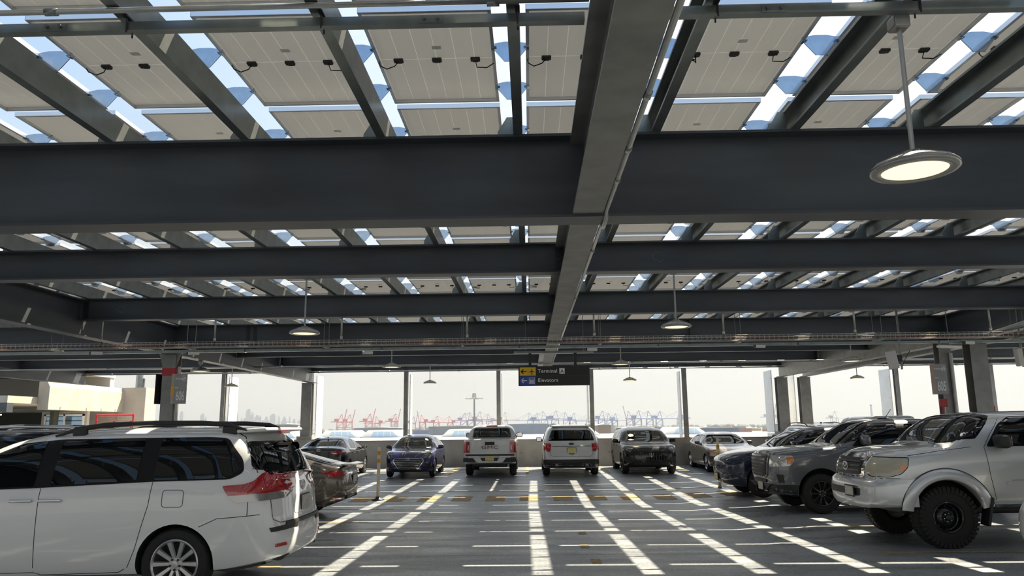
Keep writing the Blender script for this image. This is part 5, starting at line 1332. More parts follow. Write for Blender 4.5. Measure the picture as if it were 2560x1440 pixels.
def corolla():
    P = paint('midnight_paint', (.010, .012, .018), .2, .22)
    L, H = 4.62, 1.455
    sp = sedan_spec(L, 1.78, H, .76, 1.08, .95, arches=[(.92, .36), (3.62, .36)],
        sidewin=[[(1.62, .98), (2.42, 1.0), (2.42, 1.36), (2.08, 1.34)], [(2.52, 1.0), (3.42, 1.04), (3.22, 1.28), (2.92, 1.36), (2.52, 1.37)]],
        ws=[(-.72, .98), (.72, .98), (.57, 1.35), (-.57, 1.35)], rg=[(-.66, 1.13), (.66, 1.13), (.55, 1.36), (-.55, 1.36)])
    sp['cav_u'] = (1.45, 3.85)
    c = Car('sedan_car', 'black sedan seen from behind, beside the concrete pedestal', 'car', (-7.35, 26.75+L/2, fz(28.5)), math.pi/2, sp, P)
    common_hollow(c); c.seats((2.25, 3.1), .62)
    for sg in (1, -1):
        t = c.patch('tail_light', [(sg*.42, .95), (sg*.80, .98), (sg*.84, .90), (sg*.66, .86), (sg*.46, .88)], 'x', -1, G['red_lens'], .010, r=.02, grid=.04)
        c.patch('reverse_light', [(sg*.46, .90), (sg*.64, .90), (sg*.62, .865), (sg*.48, .872)], 'x', -1, G['reflector_white'], .014, r=.01, grid=.04, parent=t)
        c.patch('tail_light', [(4.30, .99), (4.56, .97), (4.56, .90), (4.40, .90)], 'y', sg, G['red_lens'], .008, r=.02, grid=.04)
    c.emblem_ring(0, 1.0, -1, .065, .045, G['chrome']); c.plate(0, .72, -1, G['plate_yellow'])
    c.seam('trunk_seam', [(-.62, 1.05), (-.42, .84), (.42, .84), (.62, 1.05)], 'x', (-1,))
    c.patch('lower_valance', [(-.72, .40), (.72, .40), (.66, .28), (-.66, .28)], 'x', -1, G['car_trim'], .006)
    c.seam('door_seam', [(2.47, 1.0), (2.47, .30)]); c.seam('door_seam', [(3.32, 1.03), (3.22, .75), (3.0, .32)]); c.seam('window_trim', [(1.6, .965), (3.45, 1.025)], w=.02, m=G['chrome'])
    for u in (2.25, 3.08): c.handle(u, .87, .18)
    c.mirror(1.62, 1.03, P, (.11, .20, .13), .12); c.wheels((.92, 3.62), .325, .21, .21, 'split', 5)
    q = MB(); q.rbox((-L/2+1.3, 0, H-.03), (.12, .04, .05), .018); q.obj('roof_fin', P, c.root)
corolla()
def malibu():
    P = paint('bronze_paint', (.11, .098, .082), .55, .25)
    L, H = 4.93, 1.46
    sp = sedan_spec(L, 1.86, H, .80, 1.10, .96, arches=[(.98, .37), (3.82, .37)], hollow=False)
    sp['top'] = [(0, .70), (.06, .78), (.35, .88), (1.0, .955), (1.4, 1.0), (1.9, 1.28), (2.3, 1.43), (2.8, 1.46), (3.3, 1.42), (3.8, 1.30), (4.3, 1.17), (4.65, 1.10), (4.85, 1.085), (4.93, 1.07)]
    sp['belt'] = [(0, .68), (.4, .80), (1.3, .94), (3.5, .98), (4.4, 1.0), (4.93, 1.0)]
    sp['bot'] = [(0, .24), (.4, .20), (3.8, .20), (4.4, .26), (4.93, .40)]
    sp['tail'] = [(.3, .14), (.5, .02), (.62, .0), (.85, .03), (1.0, .06), (1.1, .02)]; sp['bowr'] = .22
    c = Car('sedan_car', 'bronze sedan tail sticking out behind the white minivan', 'car', (-3.78-L/2, 16.75, fz(16.75)), math.pi, sp, P)
    dk = G['glass_black']
    c.both('window', [(1.75, .98), (2.6, .99), (2.6, 1.36), (2.25, 1.35)], dk, .004, r=.04); c.both('window', [(2.70, .99), (3.6, 1.03), (3.35, 1.28), (2.95, 1.36), (2.70, 1.365)], dk, .004, r=.04)
    c.patch('rear_window', [(-.62, 1.12), (.62, 1.12), (.52, 1.38), (-.52, 1.38)], 'x', -1, dk, .004, r=.05); c.patch('windscreen', [(-.70, 1.0), (.70, 1.0), (.56, 1.38), (-.56, 1.38)], 'x', 1, dk, .004, r=.05)
    c.seam('window_trim', [(1.7, .965), (3.65, 1.01)], w=.022, m=G['chrome'], off=.006)
    for sg in (1, -1):
        c.patch('tail_light', [(4.42, .965), (4.60, .985), (4.82, .96), (4.84, .87), (4.62, .85), (4.52, .90)], 'y', sg, G['red_lens'], .012, r=.02, grid=.035)
        c.patch('tail_light', [(sg*.55, .96), (sg*.80, .965), (sg*.82, .87), (sg*.60, .86)], 'x', -1, G['red_lens'], .010, r=.02, grid=.04)
        c.patch('reflector', [(sg*.62, .40), (sg*.80, .42), (sg*.80, .45), (sg*.62, .43)], 'x', -1, G['red_lens'], .010, grid=.05)
        c.patch('rear_valance', [(4.28, .34), (4.70, .46), (4.90, .48), (4.88, .40), (4.5, .26), (4.3, .24)], 'y', sg, G['car_trim'], .006, grid=.05)
    c.patch('rear_valance', [(-.80, .46), (.80, .46), (.70, .38), (-.70, .38)], 'x', -1, G['car_trim'], .008); c.plate(0, .78, -1, G['plate_pale'])
    c.patch('trunk_trim', [(-.5, .92), (.5, .92), (.5, .90), (-.5, .90)], 'x', -1, G['chrome'], .014)
    c.seam('trunk_seam', [(4.15, 1.14), (4.6, 1.06), (4.85, 1.04)]); c.seam('door_seam', [(3.50, 1.0), (3.40, .72), (3.25, .30)]); c.seam('bumper_seam', [(4.45, .86), (4.30, .62), (4.22, .5)])
    q = MB(); q.rbox((-L/2+.06, 0, 1.085), (.16, 1.45, .022), .01, M=Matrix.Rotation(math.radians(-8), 3, 'Y')); q.obj('deck_lip', P, c.root, True)
    c.mirror(1.75, 1.03, P, (.11, .20, .13), .12); c.wheels((.98, 3.82), .335, .22, .22, 'multi', 10)
malibu()
def lincoln():
    P = paint('beige_paint', (.20, .175, .15), .5, .26)
    L, H = 5.29, 1.45
    sp = sedan_spec(L, 1.87, H, .82, 1.02, .98, arches=[(1.05, .355), (3.82, .355)],
        sidewin=[[(2.0, 1.0), (2.78, 1.02), (2.78, 1.35), (2.42, 1.34)], [(2.88, 1.02), (3.62, 1.04), (3.50, 1.27), (3.20, 1.34), (2.88, 1.36)]],
        ws=[(-.75, 1.0), (.75, 1.0), (.60, 1.345), (-.60, 1.345)], rg=[(-.66, 1.06), (.66, 1.06), (.56, 1.34), (-.56, 1.34)])
    sp['top'] = [(0, .66), (.05, .74), (.35, .84), (1.0, .94), (1.5, 1.0), (1.95, 1.24), (2.35, 1.40), (2.8, 1.45), (3.35, 1.43), (3.75, 1.32), (4.15, 1.10), (4.35, 1.05), (5.2, .99), (5.29, .95)]
    sp['belt'] = [(0, .64), (.4, .78), (1.5, .96), (3.8, .99), (5.29, .94)]; sp['cav_u'] = (1.75, 4.1); sp['cav_z'] = .7; sp['bowf'] = .34; sp['nose'] = [(.2, .10), (.40, .0), (.58, .0), (.66, .05), (.82, .12)]
    c = Car('sedan_car', 'beige older sedan facing the viewer, left of the silver blue suv', 'car', (7.45, 28.15+L/2, fz(29.5, 7)), -math.pi/2, sp, P)
    common_hollow(c); c.seats((2.7, 3.5), .60, mat('cream_seat', (.30, .27, .22), .8)); steering(c, 2.1, .98)
    for sg in (1, -1):
        h = c.patch('headlight', [(sg*.42, .70), (sg*.86, .73), (sg*.90, .60), (sg*.46, .585)], 'x', 1, G['clear_lens'], .010, r=.02, grid=.04)
        c.patch('corner_lamp', [(.25, .75), (.48, .78), (.46, .66), (.27, .63)], 'y', sg, G['amber_lens'], .010, r=.02, grid=.04)
        c.seam('body_moulding', [(1.45, .50), (3.4, .50)], sides=(sg,), w=.05, off=.010, m=G['chrome'])
    c.patch('grille', [(-.34, .72), (.34, .72), (.30, .53), (-.30, .53)], 'x', 1, G['car_trim'], .010, r=.03)
    c.patch('bumper_trim', [(-.9, .55), (.9, .55), (.9, .52), (-.9, .52)], 'x', 1, mat('pale_chrome'), .008)
    c.seam('door_seam', [(2.83, 1.01), (2.83, .30)]); c.seam('door_seam', [(1.75, .96), (1.66, .6), (1.7, .28)]); c.seam('hood_seam', [(.35, .79), (1.0, .89), (1.7, .965)])
    c.mirror(1.98, 1.03, mat('mirror_brown', (.12, .085, .07), .35, coat=.6), (.11, .20, .12), .10); c.wheels((1.05, 3.82), .33, .22, .21, 'multi', 7, 0, G['chrome'])
    for u in (2.6, 3.4): c.handle(u, .88, .18)
lincoln()
# ------------------------------------------------------------------ crossovers
def suv_spec(L, W, H, hood, belt, **k):
    h = W/2
    sp = dict(L=L, top=[(0, hood-.14), (.06, hood-.06), (.35, hood+.03), (.9, belt-.01), (1.25, belt+.03), (1.7, belt+.30), (2.05, H-.09), (2.5, H-.01), (3.1, H), (3.9, H-.03), (L-.35, H-.07), (L, H-.11)],
              belt=[(0, hood-.18), (.45, hood-.04), (1.25, belt), (3.5, belt+.05), (L, belt+.06)], bot=[(0, .30), (.4, .25), (L-.6, .27), (L, .36)],
              hw=[(0, h*.76), (.15, h*.87), (.45, h*.965), (1.0, h), (L-.9, h), (L-.35, h*.97), (L-.1, h*.92), (L, h*.86)], tum=.30, nroof=5, nl=.5, bowf=.20, tl=.7, bowr=.10,
              nose=[(.25, .08), (.5, .0), (.8, .02), (hood, .12)], tail=[(.3, .08), (.55, .0), (.8, .03), (1.1, .08), (H, .42)], arches=[(.93, .40), (.93+2.75, .40)], rw=.37, hollow=True, cav_u=(1.5, L-.55), cav_z=belt-.25)
    sp.update(k); return sp
def explorer():
    P = paint('pearl_paint', (.55, .56, .57), 0, .3)
    L, H = 5.02, 1.80
    sp = suv_spec(L, 2.02, H, 1.08, 1.14, arches=[(.95, .42), (3.82, .42)], rw=.39, sideglass=G['glass_tint'],
        sidewin=[[(1.75, 1.18), (2.55, 1.20), (2.55, 1.63), (2.15, 1.61)], [(2.65, 1.20), (3.50, 1.22), (3.50, 1.63), (2.65, 1.64)], [(3.62, 1.23), (4.42, 1.27), (4.25, 1.58), (3.62, 1.62)]],
        ws=[(-.80, 1.20), (.80, 1.20), (.68, 1.63), (-.68, 1.63)], rg=[(-.82, 1.23), (.82, 1.23), (.68, 1.60), (-.68, 1.60)])
    c = Car('suv_car', 'white suv seen from behind, right of the white pickup', 'car', (1.43, 26.95+L/2, fz(29)), math.pi/2, sp, P)
    common_hollow(c, gm=glass_mat('glass_smoke', (.38, .43, .42))); c.seats((2.4, 3.2), .98)
    for sg in (1, -1):
        c.patch('tail_light', [(sg*.70, 1.14), (sg*.90, 1.15), (sg*.92, 1.00), (sg*.84, .86), (sg*.75, .86), (sg*.71, 1.0)], 'x', -1, G['red_lens'], .012, r=.03, grid=.04)
        c.patch('tail_light', [(4.60, 1.16), (4.80, 1.16), (4.86, 1.0), (4.82, .88), (4.70, .95)], 'y', sg, G['red_lens'], .010, r=.03, grid=.04)
        c.patch('reflector', [(sg*.36, .475), (sg*.66, .475), (sg*.66, .445), (sg*.36, .445)], 'x', -1, mat('rust_reflector', (.30, .05, .03), .3), .014, grid=.06)
        q = MB(); q.tube([(-L/2-.01, sg*.52, .40), (-L/2+.12, sg*.52, .40)], .06, 12); q.obj('exhaust_tip', mat('dark_chrome', (.22, .22, .225), .15, metal=.9), c.root, True)
        q = MB(); pts = [(L/2-u, sg*.70, z) for u, z in ((1.9, 1.68), (2.2, 1.80), (2.8, 1.845), (3.8, 1.83), (4.3, 1.79), (4.5, 1.72))]; q.tube(pts, .018, 8); q.obj('roof_rail', mat('pale_chrome'), c.root, True)
    c.patch('lower_bumper', [(-.94, .60), (.94, .60), (.90, .34), (-.90, .34)], 'x', -1, G['car_trim'], .008)
    for sg in (1, -1): c.patch('lower_bumper', [(4.3, .58), (4.98, .58), (4.96, .36), (4.4, .34)], 'y', sg, G['car_trim'], .006)
    c.patch('chrome_bar', [(-.68, 1.055), (.68, 1.055), (.68, 1.035), (-.68, 1.035)], 'x', -1, G['chrome'], .014, grid=.1)
    c.plate(0, .905, -1, G['plate_yellow']); em = c.emblem_ring(0, 1.13, -1, .10, .04, mat('badge_blue', (.01, .02, .08), .2, coat=1), kind='oval', off=.016)
    c.seam('tailgate_seam', [(-.72, 1.14), (-.74, .78), (-.66, .70), (.66, .70), (.74, .78), (.72, 1.14)], 'x', (-1,), w=.009)
    c.patch('tailgate_handle', [(-.10, .80), (.10, .80), (.10, .775), (-.10, .775)], 'x', -1, G['car_trim'], .006)
    q = MB(); q.rbox((-L/2+.50, 0, H-.075), (.30, 1.36, .04), .018); q.obj('roof_spoiler', P, c.root, True)
    q = MB(); q.rbox((-L/2+1.0, 0, H+.02), (.14, .04, .07), .018); q.obj('roof_fin', P, c.root); q = MB(); q.rbox((-L/2+.56, 0, 1.575), (.04, .30, .035), .01); q.obj('interior_mirror', G['car_trim'], c.root)
    c.mirror(1.72, 1.22, G['car_trim'], (.13, .22, .17), .12); c.wheels((.95, 3.82), .38, .25, .25, 'split', 5)
    q = MB(); q.rbox((0, 0, .38), (L*.85, 1.3, .16), .04); q.obj('underbody', G['car_trim'], c.root)
explorer()
def maserati():
    P = mat('black_paint', (.004, .004, .005), .22, spec=.4, coat=.3)
    L, H = 4.85, 1.66
    sp = suv_spec(L, 1.98, H, 1.0, 1.08, arches=[(.9, .41), (3.8, .41)],
        sidewin=[[(1.70, 1.10), (2.50, 1.12), (2.50, 1.50), (2.12, 1.48)], [(2.60, 1.12), (3.45, 1.14), (3.35, 1.49), (2.60, 1.51)], [(3.56, 1.16), (3.95, 1.22), (3.75, 1.44), (3.56, 1.48)]],
        ws=[(-.77, 1.10), (.77, 1.10), (.62, 1.52), (-.62, 1.52)], rg=[(-.66, 1.20), (.66, 1.20), (.58, 1.46), (-.58, 1.46)])
    c = Car('suv_car', 'glossy black suv facing the viewer with trident badge', 'car', (4.30, 27.75+L/2, fz(29.0, 4.3)), -math.pi/2, sp, P)
    common_hollow(c, gm=glass_mat('glass_smoke', (.38, .43, .42))); c.seats((2.35, 3.15), .90); steering(c, 1.85, 1.06)
    g = c.patch('grille', [(-.50, .78), (.50, .78), (.58, .66), (.46, .50), (-.46, .50), (-.58, .66)], 'x', 1, G['gloss_black'], .010, r=.06)
    for k in range(11): y = -.45+.09*k; c.patch('grille_bar', [(y-.008, .77), (y+.008, .77), (y+.008, .51), (y-.008, .51)], 'x', 1, mat('grille_dark_grey', (.05, .05, .052), .4), .022, grid=.1, parent=g)
    c.emblem_ring(0, .665, 1, .075, .10, G['chrome'], kind='trident', off=.04)
    c.patch('lower_intake', [(-.62, .44), (.62, .44), (.66, .32), (-.66, .32)], 'x', 1, G['car_trim'], .008, r=.03)
    for sg in (1, -1):
        c.patch('headlight', [(.20, .86), (.42, .84), (.62, 1.0), (.42, .98)], 'y', sg, G['smoked_lens'], .008, r=.03, grid=.04)
        c.patch('headlight', [(sg*.62, .92), (sg*.80, .94), (sg*.86, .84), (sg*.72, .78)], 'x', 1, G['smoked_lens'], .008, r=.03, grid=.04)
        c.patch('side_intake', [(sg*.66, .60), (sg*.90, .64), (sg*.88, .44), (sg*.72, .40)], 'x', 1, G['car_trim'], .008, r=.03, grid=.05)
    c.seam('hood_seam', [(.30, .92), (.8, 1.0), (1.5, 1.075)]); c.seam('door_seam', [(2.55, 1.12), (2.55, .4)]); c.seam('door_seam', [(1.6, 1.08), (1.52, .7), (1.55, .38)])
    q = MB(); q.lathe([(0, 0), (.12, 0), (.12, .006), (0, .006)], 24, Matrix.Translation((L/2-1.98, .33, 1.46)) @ Matrix.Rotation(math.radians(62), 4, 'Y')); q.obj('round_sticker', G['sticker_yellow'], c.root)
    c.mirror(1.68, 1.15, P, (.12, .22, .15), .12); c.wheels((.9, 3.8), .375, .26, .25, 'split', 5, 0, G['alloy_black'])
    for u in (2.35, 3.2): c.handle(u, 1.0, .2)
maserati()
def santafe():
    P = paint('silver_blue_paint', (.33, .36, .40), .5, .28)
    L, H = 4.68, 1.73
    sp = suv_spec(L, 1.89, H, 1.02, 1.12, arches=[(.92, .39), (3.62, .39)], rearglass=G['glass_tint'],
        sidewin=[[(1.62, 1.14), (2.35, 1.16), (2.35, 1.58), (2.0, 1.55)], [(2.44, 1.16), (3.12, 1.18), (3.12, 1.58), (2.44, 1.59)], [(3.22, 1.20), (3.85, 1.28), (3.65, 1.54), (3.22, 1.57)]],
        ws=[(-.76, 1.14), (.76, 1.14), (.64, 1.56), (-.64, 1.56)], rg=[(-.76, 1.20), (.76, 1.20), (.64, 1.54), (-.64, 1.54)])
    c = Car('suv_car', 'silver blue suv seen from behind before the paired columns', 'car', (10.55, 27.3+L/2, fz(29, 10)), math.pi/2, sp, P)
    common_hollow(c); c.seats((2.25, 3.05), .92)
    for sg in (1, -1):
        c.patch('tail_light', [(4.20, 1.16), (4.42, 1.14), (4.50, .98), (4.30, .96)], 'y', sg, G['red_lens'], .010, r=.03, grid=.04); c.patch('tail_light', [(sg*.66, 1.14), (sg*.86, 1.14), (sg*.86, .96), (sg*.72, .96)], 'x', -1, G['red_lens'], .010, r=.03, grid=.04)
        q = MB(); pts = [(L/2-u, sg*.64, z) for u, z in ((2.0, 1.66), (2.3, 1.75), (3.4, 1.77), (3.9, 1.72), (4.1, 1.66))]; q.tube(pts, .018, 8); q.obj('roof_rail', G['car_trim'], c.root, True)
    q = MB(); q.rbox((-L/2+.50, 0, H-.08), (.30, 1.25, .04), .018); q.obj('roof_spoiler', P, c.root, True); q = MB(); q.rbox((-L/2+.95, 0, H+.02), (.14, .04, .06), .018); q.obj('roof_fin', G['car_trim'], c.root)
    c.seam('door_seam', [(2.40, 1.16), (2.40, .4)]); c.seam('door_seam', [(3.25, 1.18), (3.15, .8), (3.05, .42)]); c.both('side_cladding', [(1.4, .62), (3.2, .62), (3.2, .32), (1.4, .32)], mat('grey_cladding', (.10, .10, .10), .6), .006)
    for u in (2.2, 3.0): c.handle(u, 1.02, .2, G['car_trim'])
    c.mirror(1.62, 1.20, G['car_trim'], (.12, .22, .16), .12); c.wheels((.92, 3.62), .36, .24, .235, 'split', 5)
santafe()
def cx5():
    P = paint('navy_paint', (.012, .018, .045), .3, .22)
    L, H = 4.55, 1.70
    sp = suv_spec(L, 1.84, H, 1.04, 1.13, arches=[(.92, .40), (3.62, .40)], hollow=False)
    sp['top'] = [(0, .90), (.05, .97), (.35, 1.06), (.9, 1.14), (1.25, 1.18), (1.75, 1.45), (2.1, 1.60), (2.5, 1.68), (3.0, 1.70), (3.8, 1.65), (4.3, 1.58), (4.55, 1.52)]
    sp['nose'] = [(.25, .12), (.45, .03), (.7, .0), (.9, .02), (1.0, .12)]; sp['bowf'] = .26
    c = Car('suv_car', 'dark navy crossover with chrome grille wing, behind the grey pickup', 'car', (4.72+L/2, 20.0, fz(20, 7)), math.pi, sp, P)
    dk = G['glass_black']
    c.both('window', [(1.75, 1.17), (2.5, 1.19), (2.5, 1.56), (2.15, 1.52)], dk, .004, r=.04); c.both('window', [(2.6, 1.19), (3.35, 1.21), (3.3, 1.56), (2.6, 1.57)], dk, .004, r=.04)
    c.windscreen(1.30, 1.62, 1.185, ((1.62, 1.20), (2.12, 1.58)), 2.05, dk); c.plate(0, .47, 1, G['plate_yellow'], .03)
    c.seam('hood_seam', [(.25, .98), (.8, 1.08), (1.5, 1.135)]); c.mirror(1.68, 1.24, P, (.12, .22, .16), .12); c.wheels((.92, 3.62), .36, .24, .235, 'split', 5, 0, G['alloy_black'])
    q = MB(); q.rbox((0, 0, .34), (L*.85, 1.2, .14), .04); q.obj('underbody', G['car_trim'], c.root)
cx5()
def dark_suv():
    P = paint('black_suv_paint', (.010, .010, .012), .2, .22)
    L, H = 4.7, 1.80
    sp = suv_spec(L, 1.92, H, 1.04, 1.12, arches=[(.92, .40), (3.65, .40)], hollow=False)
    c = Car('suv_car', 'black suv whose railed roof shows behind the white minivan', 'car', (-6.95-L/2+.35, 12.75, fz(12.5)), math.pi, sp, P)
    dk = G['glass_black']
    c.both('window', [(1.7, 1.16), (2.45, 1.18), (2.45, 1.62), (2.05, 1.58)], dk, .004, r=.04); c.both('window', [(2.55, 1.18), (3.3, 1.20), (3.3, 1.62), (2.55, 1.63)], dk, .004, r=.04); c.both('window', [(3.4, 1.2), (4.05, 1.26), (3.9, 1.58), (3.4, 1.61)], dk, .004, r=.04)
    c.patch('rear_window', [(-.75, 1.22), (.75, 1.22), (.66, 1.60), (-.66, 1.60)], 'x', -1, dk, .005, r=.05); c.patch('windscreen', [(-.76, 1.17), (.76, 1.17), (.64, 1.62), (-.64, 1.62)], 'x', 1, dk, .004, r=.05)
    for sg in (1, -1):
        q = MB(); pts = [(L/2-u, sg*.66, z) for u, z in ((1.9, 1.70), (2.2, 1.82), (3.2, 1.85), (4.0, 1.83), (4.25, 1.74))]; q.tube(pts, [.02, .03, .03, .03, .02], 8); q.obj('roof_rail', mat('pale_chrome'), c.root, True)
        c.patch('tail_light', [(sg*.68, 1.12), (sg*.88, 1.12), (sg*.88, .95), (sg*.72, .95)], 'x', -1, G['red_lens'], .010, r=.03, grid=.04)
    c.mirror(1.65, 1.2, P, (.12, .22, .16), .12); c.wheels((.92, 3.65), .37, .24, .24, 'split', 5)
dark_suv()
def boxy_wagon():
    P = paint('pale_grey_paint', (.34, .36, .38), .1, .35)
    L, H = 4.5, 1.98
    sp = suv_spec(L, 1.86, H, 1.18, 1.24, arches=[(.8, .43), (3.6, .43)], rw=.40, nroof=9, tum=.12, tail=[(.3, .03), (2, .06)], tl=.2,
        sidewin=[[(1.72, 1.30), (2.42, 1.30), (2.42, 1.78), (1.86, 1.78)], [(2.56, 1.30), (3.2, 1.30), (3.2, 1.78), (2.56, 1.78)], [(3.34, 1.30), (4.2, 1.30), (4.2, 1.78), (3.34, 1.78)]],
        ws=[(-.74, 1.30), (.74, 1.30), (.70, 1.78), (-.70, 1.78)], rg=[(-.66, 1.32), (.66, 1.32), (.64, 1.80), (-.64, 1.80)])
    sp['top'] = [(0, 1.06), (.06, 1.14), (.4, 1.19), (1.3, 1.24), (1.36, 1.28), (1.75, 1.82), (1.9, 1.93), (2.3, 1.98), (4.3, 1.97), (4.5, 1.94)]
    sp['cav_u'] = (1.55, 4.35)
    c = Car('jeep_wagon', 'boxy pale grey off-roader roof rising behind the grey pickup', 'car', (12.75, 27.2+L/2, fz(29, 12)), math.pi/2, sp, P)
    common_hollow(c); c.seats((2.4, 3.2), 1.0)
    for sg in (1, -1): c.patch('tail_light', [(sg*.76, 1.16), (sg*.88, 1.16), (sg*.88, .92), (sg*.76, .92)], 'x', -1, G['red_lens'], .02, r=.02, grid=.05)
    q = MB(); M = Matrix.Translation((-L/2-.16, 0, 1.12)) @ Matrix.Rotation(math.radians(90), 4, 'Y'); q.lathe([(.2, -.1), (.38, -.1), (.40, 0), (.38, .1), (.2, .1), (0, .06)], 32, M); q.obj('spare_wheel', G['tyre'], c.root, True)
    c.mirror(1.75, 1.38, G['car_trim'], (.10, .2, .2), .12); c.wheels((.8, 3.6), .40, .23, .25, 'offroad_spoke', 5, 0, G['alloy_black'])
    q = MB(); q.rbox((-L/2-.05, 0, .58), (.16, 1.6, .16), .04); q.obj('rear_bumper', G['car_trim'], c.root)
boxy_wagon()
def edge_car():
    P = MATS['white_paint']; L, H = 4.4, 1.48
    sp = sedan_spec(L, 1.78, H, .84, 1.06, .96, hollow=False, bowf=.34)
    c = Car('sedan_car', 'white car whose rounded nose just enters at the right edge', 'car', (5.68+L/2, 8.95, fz(9, 7)), math.pi, sp, P)
    dk = G['glass_black']; c.both('window', [(1.7, 1.0), (2.4, 1.01), (2.4, 1.37), (2.1, 1.36)], dk, .004, r=.04); c.both('window', [(2.5, 1.01), (3.3, 1.03), (2.95, 1.36), (2.5, 1.37)], dk, .004, r=.04); c.patch('windscreen', [(-.70, 1.0), (.70, 1.0), (.56, 1.38), (-.56, 1.38)], 'x', 1, dk, .004, r=.05)
    for sg in (1, -1): c.patch('headlight', [(.25, .70), (.55, .80), (.60, .88), (.28, .84)], 'y', sg, G['clear_lens'], .01, r=.03, grid=.04)
    c.patch('grille', [(-.30, .66), (.30, .66), (.26, .46), (-.26, .46)], 'x', 1, G['car_trim'], .008, r=.04); c.mirror(1.65, 1.03, P, (.11, .2, .13), .12); c.wheels((.92, 3.54), .32, .21, .2, 'multi', 8)
edge_car()
# ------------------------------------------------------------------ ground, terminal roof, port, skyline
GZ = -14.0
M_GROUND = mat('far_ground', (.16, .165, .15), .95, var=.3, vscale=.004)
q = MB(); q.box(-16000, 16000, 45, 24000, GZ-1, GZ); o = q.obj('ground', M_GROUND); struct(o, 'flat hazy port land beyond the deck', 'ground')
def at(px, py, y):
    # a point that lies on the line of sight of that pixel of the frame, at depth y (level camera approximation)
    hor = 1066-.0105*(px-1325)
    return ((px-1325)*y/1900.0, y, EYE+(hor-py)*y/1900.0)
M_ROOFW = mat('white_roof_membrane', (.62, .62, .60), .8, var=.08, vscale=.08)
M_GLZ = mat('pale_blue_glazing', (.30, .42, .56), .15, spec=.6)
r = thing('terminal_roof', 'wide white terminal roof just beyond the parapet', 'roof', (0, 60, GZ), 0)
q = MB(); q.box(-110, 95, 0, 110, 0, 13.75); q.obj('building_body', mat('terminal_wall', (.45, .46, .47), .7), r)
q = MB(); q.box(-110.5, 95.5, -.5, 110.5, 13.75, 14.0); q.obj('roof_membrane', M_ROOFW, r)
q = MB(); q.box(-110.5, 95.5, -.5, -.1, 14.0, 14.35); q.obj('roof_edge', M_ROOFW, r)
for i, px in enumerate((650, 800, 905, 1105, 1390, 1545, 1650, 2010)):
    x, y, z = at(px, 1090, 140)
    d = thing('roof_monitor', '%s white roof monitor with sloped glazing, counted from the left' % ORD[i+1], 'skylight', (x, y, .0), 0, 'roof monitors on the terminal')
    q = MB(); q.prism([(0, 0), (1.5, 1.35), (6.2, 1.35), (8.2, 0)], 'y', 0, 9); q.obj('monitor_shell', M_ROOFW, d)
    q = MB(); q.add([(2.0, -.03, .15), (6.9, -.03, .15), (5.9, -.03, 1.05), (2.5, -.03, 1.05)], [(0, 1, 2, 3)]); q.box(2.0, 6.9, -.02, 0, .12, .16); q.obj('glazing', M_GLZ, d)
    for x_ in (3.2, 4.4, 5.6): q = MB(); q.box(x_-.05, x_+.05, -.06, 0, .15, 1.05); q.obj('mullion', M_ROOFW, d)
# lighting mast on the apron
x, y, z = at(1188, 990, 200)
d = thing('lighting_mast', 'tall lighting mast standing before the port cranes', 'mast', (x, y, GZ), 0)
q = MB(); q.tube([(0, 0, 0), (0, 0, z-GZ-1)], [.32, .2], 10); q.obj('pole', M_GALV, d)
q = MB(); q.lathe([(0, 0), (.55, 0), (.6, .6), (.5, 1.5), (0, 1.5)], 10, Matrix.Translation((0, 0, z-GZ-1))); q.obj('head_frame', M_EMT, d)
for k in range(6):
    a = k*math.pi/3+.2; q = MB(); q.tube([(0, 0, z-GZ-.9), (1.6*math.cos(a), 1.6*math.sin(a), z-GZ-.85)], .07, 5); q.rbox((1.95*math.cos(a), 1.95*math.sin(a), z-GZ-.85), (.9, .7, .25), .05); q.obj('floodlight', M_EMT, d)
q = MB(); q.tube([(.2, 0, z-GZ), (.2, 0, z-GZ+2.4)], .03, 5); q.obj('lightning_rod', M_EMT, d)
# mid distance sheds and container stacks
random.seed(21)
sheds = [(1508, 1063, 32, 22, 420, (.34, .27, .22)), (1150, 1066, 150, 10, 700, (.30, .31, .33)), (720, 1062, 60, 14, 600, (.33, .30, .28)), (1590, 1068, 90, 12, 600, (.20, .22, .26)), (1760, 1070, 150, 10, 600, (.22, .25, .30)),
         (950, 1070, 120, 8, 650, (.28, .30, .33)), (2000, 1058, 130, 9, 900, (.25, .27, .30)), (1330, 1060, 120, 8, 1100, (.22, .26, .34))]
for i, (px, py, w, h, y, c) in enumerate(sheds):
    x, yy, z = at(px, py, y); W = w*y/1900.0
    d = thing('port_shed', '%s low port shed behind the terminal roof, counted from the left' % ORD[sorted(range(len(sheds)), key=lambda j: sheds[j][0]).index(i)+1], 'shed', (x, yy, GZ), 0, 'low sheds behind the terminal roof')
    q = MB(); q.box(-W/2, W/2, 0, 25, 0, z-GZ); q.obj('walls', mat('shed_wall_%d' % i, c, .8, var=.1, vscale=.1), d)
    q = MB(); q.prism([(-W/2-.4, z-GZ), (0, z-GZ+.9), (W/2+.4, z-GZ)], 'y', -.4, 25.4); q.obj('roof', M_ROOFW, d)
stacks = MB(); cc = [(.30, .08, .07), (.06, .12, .30), (.35, .33, .30), (.10, .20, .16), (.40, .22, .06)]
for i in range(420):
    y = random.uniform(1500, 2600); x = random.uniform(-.55, .6)*y; n = random.randint(1, 4); l = random.choice((12, 24, 36))
    stacks.box(x, x+l, y, y+2.4*random.randint(1, 6), GZ, GZ+2.6*n, random.randint(0, 4))
o = stacks.obj('container_stacks', [mat('container_%d' % i, c, .7) for i, c in enumerate(cc)]); tag(o, 'low rows of stacked shipping containers in the hazy port', 'containers', None, 'stuff')
trees = MB()
